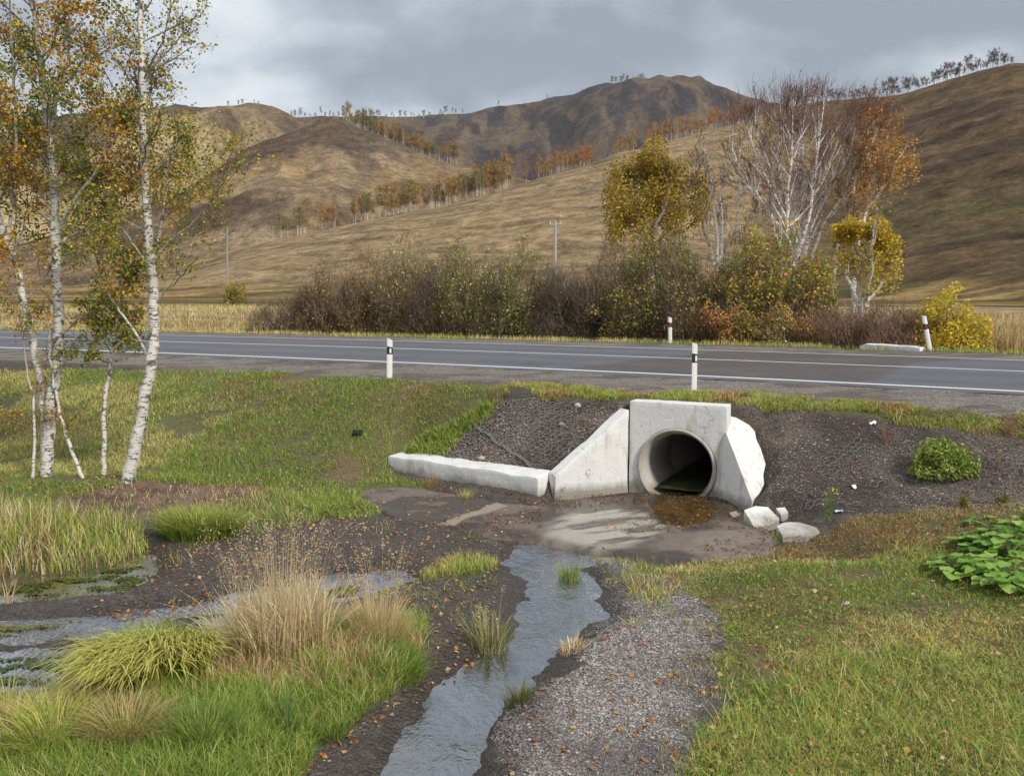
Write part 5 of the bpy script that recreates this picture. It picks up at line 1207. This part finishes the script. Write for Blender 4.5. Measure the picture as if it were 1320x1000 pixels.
birch('birch_tree', 'big leaning white birch with a bent foot, rightmost of the birches', [
  dict(p=[(155,646),(160,628),(170,597),(176,567),(182,537),(190,497),(194,477),(197,457),(198,413),(197,363),(194,330),(191,300),(189,260),(187,233),(186,190),(185,150),(184,93),(182,33),(180,0),(177,-60),(172,-130)], r=(.088, .020), nb=44, t0=.42, n=54),
  dict(p=[(196,345),(200,330),(205,300),(213,260),(217,225),(222,190)], r=(.026, .008), nb=8, t0=.3, dy=.5),
  dict(p=[(199,335),(215,315),(233,300),(255,282),(273,260),(285,240),(293,225)], r=(.018, .005), nb=9, t0=.3, dy=-.5),
  dict(p=[(193,465),(175,430),(155,400),(138,378),(127,350),(121,320),(117,295)], r=(.020, .006), nb=9, t0=.3, dy=-.6),
  dict(p=[(200,395),(215,372),(235,355),(255,332)], r=(.014, .004), nb=3, t0=.3, dy=-.3),
  dict(p=[(190,340),(170,310),(150,290),(135,262),(118,250)], r=(.016, .004), nb=6, t0=.2, dy=.4)], DB-.25, 11500, LC_or[:4]+LC_gr, .046, bl=1.3)
# ---- bare and coloured birches beyond the bushes
SF = dict(seg=[6, 5, 4, 3], wob=[.10, .13, .18, .2], up=[.07, .07, .05, .03], taper=.3, sides=[5, 4, 3, 3], n=[7, 6, 5], t0=[.15, .2, .2], ang=[32, 32, 36], lr=[.60, .55, .5], rr=[.6, .55, .5], max=2, thin=MAR, rmin=.005, r0=.007, r1=.015)
def far_birch(label, limbs, D, nleaf, cols, size, bl, nb, fine=0, ell=(), haze=(), thin=MAR, S=None, white=WHT, group='birches beyond the bushes', name='birch_tree', cat='birch tree'):
    S = dict(S or SF); S['thin'] = thin; S['white'] = white
    p0 = at_dist(*limbs[0][0], D); p0[2] = float(surf(p0[0], p0[1])[0]); r = thing(name, label, cat, tuple(p0), group); tips = []; TB = Tw()
    for i, lb in enumerate(limbs):
        k_ = len(lb)*3; r0 = (.11 if i == 0 else .088); Q, rr, L = px_limb(lb, D+np.random.normal(0, .25), r0, .028, .03, np.random.uniform(-1.2, 1.2), n=k_)
        if i == 0: Q = np.concatenate([[p0-np.array([0, 0, .2])], Q]); rr = np.concatenate([[r0*1.2], rr])
        T = Tw(); T.addb(Q, rr, 7, thin, white, .012, .02); V, F, C = T.data(); part('trunk' if i == 0 else 'limb', V, F, M_bark, r, col=C, smooth_=True)
        for c in range(nb):
            t = np.random.uniform(.25, 1)*(len(Q)-1); k = min(int(t), len(Q)-2); f = t-k; p = Q[k]*(1-f)+Q[k+1]*f; d0 = unit(Q[k+1]-Q[k]); a = np.random.normal(size=3); a = unit(a-d0*(a@d0))
            grow(TB, tips, p, d0*.8+a*.6+np.array([0, 0, .15]), bl*np.random.uniform(.5, 1.15)*(1.25-.55*t/len(Q)), .45*(rr[k]*(1-f)+rr[k+1]*f)+.008, 0, S)
    V, F, C = TB.data(); part('branches', V, F, M_bark, r, col=C)
    if haze:
        hz = []
        for ex, ey, ew, eh, n in haze:
            q = np.random.normal(size=(n, 3)); q /= np.linalg.norm(q, axis=1)[:, None]; q *= np.random.uniform(.1, 1, (n, 1))**.5; q *= (1+.7*(fbm(q[:, 0]*2+ex, q[:, 2]*2, 3, 87)-.5))[:, None]
            P = at_dist(ex, ey, D)+q*np.array([ew, (ew+eh)/2, eh])/FPX*D/2; k = fbm(P[:, 0]*1.3, P[:, 2]*1.3, 3, 89) > .42; P = P[k]; m = len(P)
            hz.append(blades(P, np.random.uniform(.3, .9, m), .02, np.arctan2(q[k][:, 1], q[k][:, 0]), np.random.uniform(.1, .8, m), 1, np.array(thin)*np.random.uniform(.7, 1.6, (m, 1))))
        V, F, C = merge(hz); part('fine_twigs', V, F, M_wood, r, col=C)
    if fine:
        P = np.concatenate([t_[0][1:] for t_ in tips]); P = P[np.random.randint(0, len(P), fine)]
        az = np.random.uniform(0, 6.28, fine); c = np.array(thin)*np.random.uniform(.7, 1.5, (fine, 1))
        V, F, C = blades(P, np.random.uniform(.25, .7, fine), .018, az, np.random.uniform(.1, .9, fine), 1, c); part('twigs', V, F, M_wood, r, col=C)
    if nleaf:
        fr = max(.3, 1-.7*len(ell)/max(len(ell), 1)); L_ = [leaf_cloud(tips, int(nleaf*(fr if ell else 1)), size, cols, .15, .1, None, 0, .2)]
        for ex, ey, ew, eh, wt in ell:
            n = int(nleaf*wt); c0 = at_dist(ex, ey, D); W_ = ew/FPX*D/2; H_ = eh/FPX*D/2; q = np.random.normal(size=(n*2, 3)); q /= np.linalg.norm(q, axis=1)[:, None]; q *= np.random.uniform(.1, 1, (n*2, 1))**.55
            q *= (1+1.1*(fbm(q[:, 0]*2+ex, q[:, 2]*2+ey, 3, 77)-.5))[:, None]; P = c0+q*np.array([W_, (W_+H_)/2, H_]); k = fbm(P[:, 0]*1.5, P[:, 2]*1.5+P[:, 1], 3, 79) > .46; P = P[k][:n]
            cl = np.array(cols); c = cl[np.random.randint(0, len(cl), len(P))]*np.random.uniform(.7, 1.3, (len(P), 1)); L_.append(kites(P, np.random.uniform(size*.6, size*1.2, len(P)), c, 0, .2))
        V, F, C = merge(L_); part('crown', V, F, M_leaf, r, col=C)
    return r
far_birch('big bare white birch with many stems fanning up, tallest behind the bushes', [
  [(1028,400),(1028,310),(1012,262),(1004,215),(1000,175),(1008,140)], [(1029,395),(1030,300),(1029,250),(1030,200),(1040,140)], [(1031,395),(1036,300),(1056,262),(1080,225),(1092,160)],
  [(1008,400),(1006,290),(1003,250),(990,210),(972,158)], [(1034,395),(1040,300),(1070,245),(1095,205),(1104,160)], [(1026,330),(1000,285),(975,250),(952,215),(940,175)], [(1022,360),(1018,290),(990,235),(968,190),(962,150)], [(1034,380),(1058,290),(1100,240),(1122,205)], [(1030,360),(1028,280),(1038,215),(1032,150)],
  [(1028,330),(1045,275),(1050,220),(1060,150)], [(1024,350),(1012,300),(1018,235),(1022,170)]], 40, 1500, [(.30,.15,.06), (.40,.22,.08), (.24,.12,.06)], .10, 2.3, 11, 250, ell=((1030,230,220,170,.55),), haze=((1035,150,200,70,3000),(1000,215,220,150,350)), white=(.95, .93, .90), S=dict(SF, r0=.009, r1=.015, n=[5, 4, 5], ang=[24, 28, 34], lr=[.72, .6, .5], rr=[.62, .55, .5], rmin=.006, taper=.4))
far_birch('slender bare birch with ruddy twigs, left of the big bare birch', [[(926,400),(925,300),(918,260),(914,215),(908,190)], [(928,390),(932,310),(926,250),(938,205)], [(924,350),(905,290),(898,240),(893,215)], [(980,400),(978,320),(975,250),(985,205)], [(955,400),(952,320),(950,255),(958,215)]], 42, 0, None, .1, 1.5, 9, 500, white=(.85, .83, .80), S=dict(SF, r0=.008, r1=.014, rmin=.006, n=[5, 4, 5], ang=[26, 30, 34], taper=.4))
far_birch('leaning birch with an orange top behind the right end of the bushes', [[(1070,405),(1076,330),(1092,285),(1105,235),(1115,190),(1120,150)], [(1098,250),(1108,215),(1128,180),(1135,150)]], 39, 2200, [(.46,.24,.06), (.52,.27,.06), (.40,.18,.05), (.34,.16,.05)], .11, 1.5, 9, 500, ell=((1128,165,84,66,.34),(1100,215,70,120,.18)))
far_birch('birch with a glowing orange crown bending to the right, rightmost behind the bushes', [[(1100,400),(1108,300),(1118,265),(1135,250),(1152,225),(1160,200)], [(1112,290),(1122,250),(1126,215)]], 38, 2100, [(.58,.32,.06), (.60,.38,.07), (.46,.22,.05)], .11, 1.2, 9, 300, ell=((1150,212,76,78,.46),(1125,260,80,90,.16)))
far_birch('small birch with a bright yellow crown and thin white stems right of the leaning birch', [[(1110,398),(1106,350),(1098,315),(1094,298)], [(1118,396),(1122,350),(1124,310),(1126,298)], [(1116,396),(1136,362),(1146,335)], [(1108,396),(1090,350),(1080,320)]], 34, 4200, [(.60,.46,.05), (.68,.52,.07), (.52,.38,.04), (.44,.34,.04)], .12, .9, 7, 0, ell=((1094,305,48,44,.45),(1128,308,54,54,.7),(1115,350,90,60,.25)), S=dict(SF, r0=.004, r1=.014, rmin=.004))
far_birch('round-headed birch with olive and golden leaves at the middle of the bushes', [[(842,400),(842,310),(838,270),(832,235),(836,205)], [(842,300),(858,265),(868,230)], [(840,300),(818,265),(806,240)], [(842,320),(870,285),(885,255)], [(840,320),(806,290),(790,262)]], 41, 9500, [(.24,.20,.03), (.36,.28,.035), (.50,.34,.04), (.58,.36,.045), (.32,.25,.035)], .13, 1.4, 9, 500, ell=((838,225,84,86,.50),(802,262,70,100,.30),(878,262,66,100,.28),(840,290,120,70,.22)), thin=(.16,.11,.06))
# ---- the row of bushes
def in_dome(n, X0, Y0, z0, W_, H_, dome, seed, shell=.0, thr=.40):
    out = []; m = 0
    while m < n:
        u = np.random.uniform(-1, 1, n*2); v = np.random.uniform(-1, 1, n*2); t = np.random.uniform(shell, 1, n*2)
        edge = np.clip(.95+1.25*(fbm(u*2.6+seed, v*2+seed, 3, seed)-.5), .5, 1.16)
        ok = u*u+v*v*.8 < 1; top = H_*(1-dome*np.abs(u)**2.4)*np.sqrt(np.clip(1-.55*v*v, 0, 1))*edge
        x = X0+u*W_*(1-.12*t); y = Y0+v*1.5; z = z0+top*t**.75
        ok &= fbm(x*1.7+seed, z*1.7+y, 3, seed+1) > thr
        P = np.stack([x, y, z], 1)[ok]; out.append(P); m += len(P)
    return np.concatenate(out)[:n]
def shrub(name, label, pxc, dd, wpx, ytop, nst, nleaf, cols, twc, size=.07, nfine=2600, cat='bush', group='bushes along the far side of the road', ybase=None, lo=0.0, dome=.55):
    X0, Y0 = on_road(pxc, dd); z0 = float(surf(X0, Y0)[0]); H_ = CAMZ+(377-ytop)*Y0/FPX-z0; W_ = wpx/FPX*Y0*.62
    twc = tuple(1.75*c for c in twc); seed = int(pxc)
    r = thing(name, label, cat, (X0, Y0, z0), group); tips = []; T = Tw()
    S = dict(seg=[6, 5, 4], wob=[.16, .26, .3], up=[.0, -.01, .0], taper=.35, sides=[4, 3, 3], n=[9, 5], t0=[.2, .15], ang=[46, 46], lr=[.40, .5], rr=[.55, .6], max=2, thin=twc, rmin=.004, white=tuple(1.2*c for c in twc), r0=.01, r1=.06)
    for k in range(int(nst*.8)):
        u = np.random.uniform(-1, 1); v = np.random.uniform(-1, 1); ht = H_*(1-dome*abs(u)**2.2)*np.random.uniform(.45, .86)
        b = np.array([X0+u*W_*.35, Y0+v*.5, z0-.1]); e = np.array([X0+u*W_*.85, Y0+v*1.2, z0+ht]); L = np.linalg.norm(e-b)
        grow(T, tips, b, (e-b)/L, L*.95, np.random.uniform(.018, .035), 0, S)
    V, F, C = T.data(); part('stems', V, F, M_wood, r, col=C)
    sc = W_*H_/4.0; nf = int(nfine*1.9*max(sc, .5)) if wpx > 30 else nfine
    P = in_dome(nf, X0, Y0, z0, W_, H_*.97, dome, seed)
    V, F, C = blades(P-np.array([0, 0, .12]), np.random.uniform(.2, .6, nf), .017, np.random.uniform(0, 6.28, nf), np.random.uniform(.3, 1.3, nf), 1, np.array(twc)*np.random.uniform(.45, 1.5, (nf, 1))); part('twigs', V, F, M_wood, r, col=C)
    if nleaf:
        nl = int(nleaf*2.3); P = in_dome(nl, X0, Y0, z0, W_, H_*1.02, dome, seed, .1, .47); cl = np.array(cols)
        u = np.clip(fbm(P[:, 0]*1.1, P[:, 2]*1.1, 2, seed)*1.8-.4+np.random.normal(0, .3, nl), 0, .999); c = cl[(u*len(cl)).astype(int)]*np.random.uniform(.7, 1.3, (nl, 1))*1.25
        A = kites(P, np.random.uniform(size*.7, size*1.35, nl), c, 0, .1); Bq = leaf_cloud(tips, nleaf, size*1.1, [tuple(1.25*q for q in c_) for c_ in cols], .13, .0, None, 0, .1)
        V, F, C = merge([A, Bq]); part('foliage', V, F, M_leaf, r, col=C)
    return r
TB1 = (.098,.072,.048); TB2 = (.080,.060,.045); TB3 = (.125,.078,.058)
OL = [(.20,.23,.04), (.30,.31,.05), (.46,.40,.08), (.60,.58,.28)]; YL = [(.42,.36,.05), (.54,.42,.07), (.30,.28,.05)]; GNL = [(.17,.26,.03), (.28,.36,.045), (.46,.42,.06), (.56,.32,.06)]; ORL = [(.54,.26,.08), (.60,.36,.10), (.30,.26,.05), (.20,.26,.04)]; BRL = [(.24,.13,.06), (.30,.17,.07), (.18,.10,.05)]
shrub('bush', 'low dark spreading bush at the left end of the row, few leaves', 382, 9.3, 105, 362, 26, 420, YL+BRL, TB2, .07, 2600)
shrub('bush', 'brown bush with golden leaves at its top, second in the row', 435, 9.6, 100, 330, 26, 900, YL+BRL, TB1)
shrub('bush', 'twiggy purple-brown bush with a thin yellow top, third in the row', 485, 10.4, 95, 326, 26, 520, YL, TB3)
shrub('bush', 'tall open bush with sparse golden crown, fourth in the row', 528, 10.2, 90, 312, 26, 850, YL+OL, TB1)
shrub('bush', 'dark leafless-looking bush between the golden top and the pale-speckled bush', 572, 9.3, 85, 340, 26, 380, BRL, TB2)
shrub('bush', 'olive bush speckled with pale undersides of leaves, left of the concrete pole', 617, 9.2, 110, 312, 30, 1900, OL, TB1)
shrub('bush', 'dense olive-green bush just left of the concrete pole', 675, 9.5, 105, 318, 30, 1700, OL+GNL[:2], TB1)
shrub('bush', 'grey-brown bare bush under the concrete pole', 735, 9.4, 95, 335, 30, 160, BRL, TB2, .06, 3800)
shrub('bush', 'tall bare brown bush right of the concrete pole', 780, 9.9, 95, 318, 30, 240, BRL+OL, TB1, .06, 3800)
shrub('bush', 'bush with green-yellow leafy top below the olive birch', 842, 9.6, 125, 290, 34, 2100, GNL+YL, TB2, .08, 3000)
shrub('bush', 'dark thicket behind the far upright marker post', 890, 9.0, 95, 345, 30, 700, YL+ORL, TB2, .07, 3400)
shrub('bush', 'rounded green bush turning orange-red at the top, before the bare white birch', 990, 10.3, 150, 303, 44, 4600, GNL+ORL, TB2, .09, 2600)
shrub('bush', 'orange-brown leafy bush low in front of the rounded green one', 938, 9.0, 90, 372, 30, 1500, ORL, TB2, .08, 2400)
shrub('bush', 'low olive bush at the foot of the rounded green one, facing the road', 1015, 9.0, 80, 392, 26, 1300, ORL+OL, TB3, .07, 2400)
shrub('bush', 'low wine-brown bush behind the white beam, left part', 1078, 9.3, 110, 386, 34, 700, BRL+[(.13,.15,.03)], TB3, .05, 4200)
shrub('bush', 'low wine-brown bush behind the white beam, right part', 1140, 9.0, 90, 392, 32, 600, BRL+[(.13,.15,.03)], TB3, .05, 3800)
shrub('bush', 'small bright yellow bush right of the leaning marker post', 1220, 9.0, 78, 372, 26, 2000, [(.60,.44,.05), (.54,.42,.05), (.40,.35,.05)], TB1, .085, 500, dome=.7)
shrub('bush', 'tiny green and orange shrub in the field by the slim pole', 305, 62, 24, 358, 12, 400, [(.4,.25,.05), (.14,.17,.03)], TB1, .2, 200, group=None)
# scrub belt where the field meets the hill
# ------------------------------------------------------------------ hill trees (prototypes, then copies)
def hill_proto(name, label, cols, nleaf, H_, bare, seed):
    np.random.seed(seed); r = thing(name, label, 'tree', (0, 0, 0)); T = Tw(); tips = []
    S = dict(seg=[4, 3], wob=[.1, .15], up=[.08, .05], taper=.3, sides=[3, 3], n=[4], t0=[.2], ang=[34], lr=[.5], rr=[.5], max=1, thin=MAR if bare else BRN, rmin=.02, r0=.03, r1=.08)
    n_t = 1 if seed % 2 else 2
    for q in range(n_t):
        lean = np.random.normal(0, .06); Q = np.array([[q*.5+lean*z, 0, z] for z in np.linspace(-.6, H_, 7)]); rr = np.linspace(.17, .05, 7)
        T.addb(Q, rr, 5, BRN, r0=.03, r1=.06)
        for c in range(16 if bare else 10):
            t = np.random.uniform(.35, 1)*6; k = min(int(t), 5); p = Q[k]+(Q[k+1]-Q[k])*(t-k); a = np.random.uniform(0, 6.28)
            grow(T, tips, p, [math.cos(a), math.sin(a), 1.2], H_*.26*np.random.uniform(.6, 1.1), .06, 0, S)
    V, F, C = T.data(); o = mk_mesh('trunk', V, F, M_bark, col=C); o.parent = r
    if bare:
        P = np.concatenate([t_[0] for t_ in tips]); P = P[np.random.randint(0, len(P), 620)]; V, F, C = blades(P, np.random.uniform(.4, 1.3, 620), .11, np.random.uniform(0, 6.28, 620), np.random.uniform(.2, 1.0, 620), 1, np.array((.115,.085,.085))*np.random.uniform(.7, 1.4, (620, 1)))
        if nleaf: V2, F2, C2 = leaf_cloud(tips, nleaf, .45, cols, .4); V, F, C = merge([(V, F, C), (V2, F2, C2)])
        o = mk_mesh('crown', V, F, M_wood, col=C)
    else: V, F, C = leaf_cloud(tips, nleaf, .6, cols, .6); o = mk_mesh('crown', V, F, M_leaf, col=C)
    o.parent = r
    return r
OR1 = [(.46,.22,.06), (.38,.17,.05), (.48,.28,.08)]; GY1 = [(.24,.22,.06), (.33,.27,.07), (.19,.19,.05)]; AU1 = [(.42,.28,.08), (.36,.25,.07), (.44,.25,.07)]; DK = [(.10,.09,.06), (.14,.10,.06)]
PR = [hill_proto('birch_tree', '', OR1, 520, 10.5, False, 501), hill_proto('birch_tree', '', GY1, 540, 11, False, 502), hill_proto('birch_tree', '', AU1, 480, 10, False, 503), hill_proto('birch_tree', '', AU1, 420, 11.5, False, 504),
      hill_proto('bare_tree', '', DK, 60, 10, True, 505), hill_proto('bare_tree', '', DK, 110, 9, True, 506), hill_proto('birch_tree', '', AU1, 70, 11, True, 507)]
used = set()
def place(k, px, R_c, hpx, label, group):
    src = PR[k]; az = float(az_of(px)); x, y = R_c*math.sin(az), R_c*math.cos(az); z = float(surf(x, y)[0]); H0 = (10.5, 11, 10, 11.5, 10, 9, 11)[k]
    s = hpx*R_c/FPX/H0
    if k not in used: r = src; used.add(k); kids = []
    else:
        r = src.copy(); COL.objects.link(r)
        for ch in src.children: c = ch.copy(); COL.objects.link(c); c.parent = r
    r.location = (x, y, z-.2); r.rotation_euler = (0, 0, random.uniform(0, 6.28)); wq = s*random.uniform(.75, 1.1); wq *= 1.5 if k in (4, 5) else 1; r.scale = (wq, wq, s); r['label'] = label; r['group'] = group; r['category'] = 'tree'
def crestR(i, px): return float(np.interp(float(az_of(px)), *HILLS[i]['rs']))
NM = {0: 'orange', 1: 'green and yellow', 2: 'golden', 3: 'golden', 4: 'dark bare', 5: 'dark bare', 6: 'nearly bare white'}
def row(i, spans, kinds, hp, dR, where, group):
    for a, b, n in spans:
        for q in range(n):
            px = a+(b-a)*(q+random.uniform(.1, .9))/n; k = random.choice(kinds)
            place(k, px, crestR(i, px)+random.uniform(*dR), random.uniform(*hp)*random.choice((.7,.9,1,1.1,1.2)), '%s tree %s' % (NM[k], where), group)
row(0, [(362,374,2),(385,400,4),(412,440,4),(455,492,8),(496,540,16),(548,574,9),(576,655,38)], [0, 1, 1, 2, 3, 3, 6], (22, 31), (1, 14), 'in the long row along the nearer hill crest', 'tree row along the nearer hill crest')
row(0, [(668,680,1),(690,712,8),(715,765,15),(790,815,7),(830,875,14),(878,960,24)], [0, 0, 2, 3, 6], (15, 23), (1, 14), 'on the upper part of the nearer crest, beyond the gap', 'trees on the upper part of the nearer crest')
row(1, [(446,470,7),(470,560,42),(562,590,8)], [0, 1, 1, 2, 3], (15, 22), (1, 14), 'in the row down the right side of the pointed hill', 'tree row down the pointed hill')
row(3, [(378,395,6),(396,600,34),(785,830,14),(640,655,1),(700,706,1)], [4, 4, 5], (5, 9), (-12, 10), 'on the skyline of the farthest mountain', 'trees on the mountain skyline')
row(0, [(962,1010,5),(1040,1124,22),(1128,1165,14),(1165,1290,40)], [4, 5, 5, 6], (7, 17), (-3, 10), 'on the skyline of the right-hand hill', 'trees on the right-hand hill skyline')
row(2, [(300,345,5)], [4, 5], (4, 7), (-6, 6), 'on the skyline of the left hill', 'trees on the left hill skyline')
# ------------------------------------------------------------------ the air between here and the mountain
import bmesh
hb = bmesh.new(); bmesh.ops.create_cube(hb, size=1.0)
for v in hb.verts: v.co = Vector((v.co.x*25000, v.co.y*25000, (v.co.z+.5)*700-3))
hm = bpy.data.meshes.new('haze'); hb.to_mesh(hm); hb.free(); ho = bpy.data.objects.new('haze', hm); COL.objects.link(ho); ho['kind'] = 'stuff'
mh = bpy.data.materials.new('air'); mh.use_nodes = True; t = mh.node_tree; t.nodes.clear(); o = N(t, 'ShaderNodeOutputMaterial'); pv = N(t, 'ShaderNodeVolumePrincipled')
pv.inputs['Color'].default_value = (.86, .92, 1, 1); pv.inputs['Density'].default_value = .00007; pv.inputs['Anisotropy'].default_value = .3; lk(t, pv.outputs[0], o.inputs['Volume']); hm.materials.append(mh)
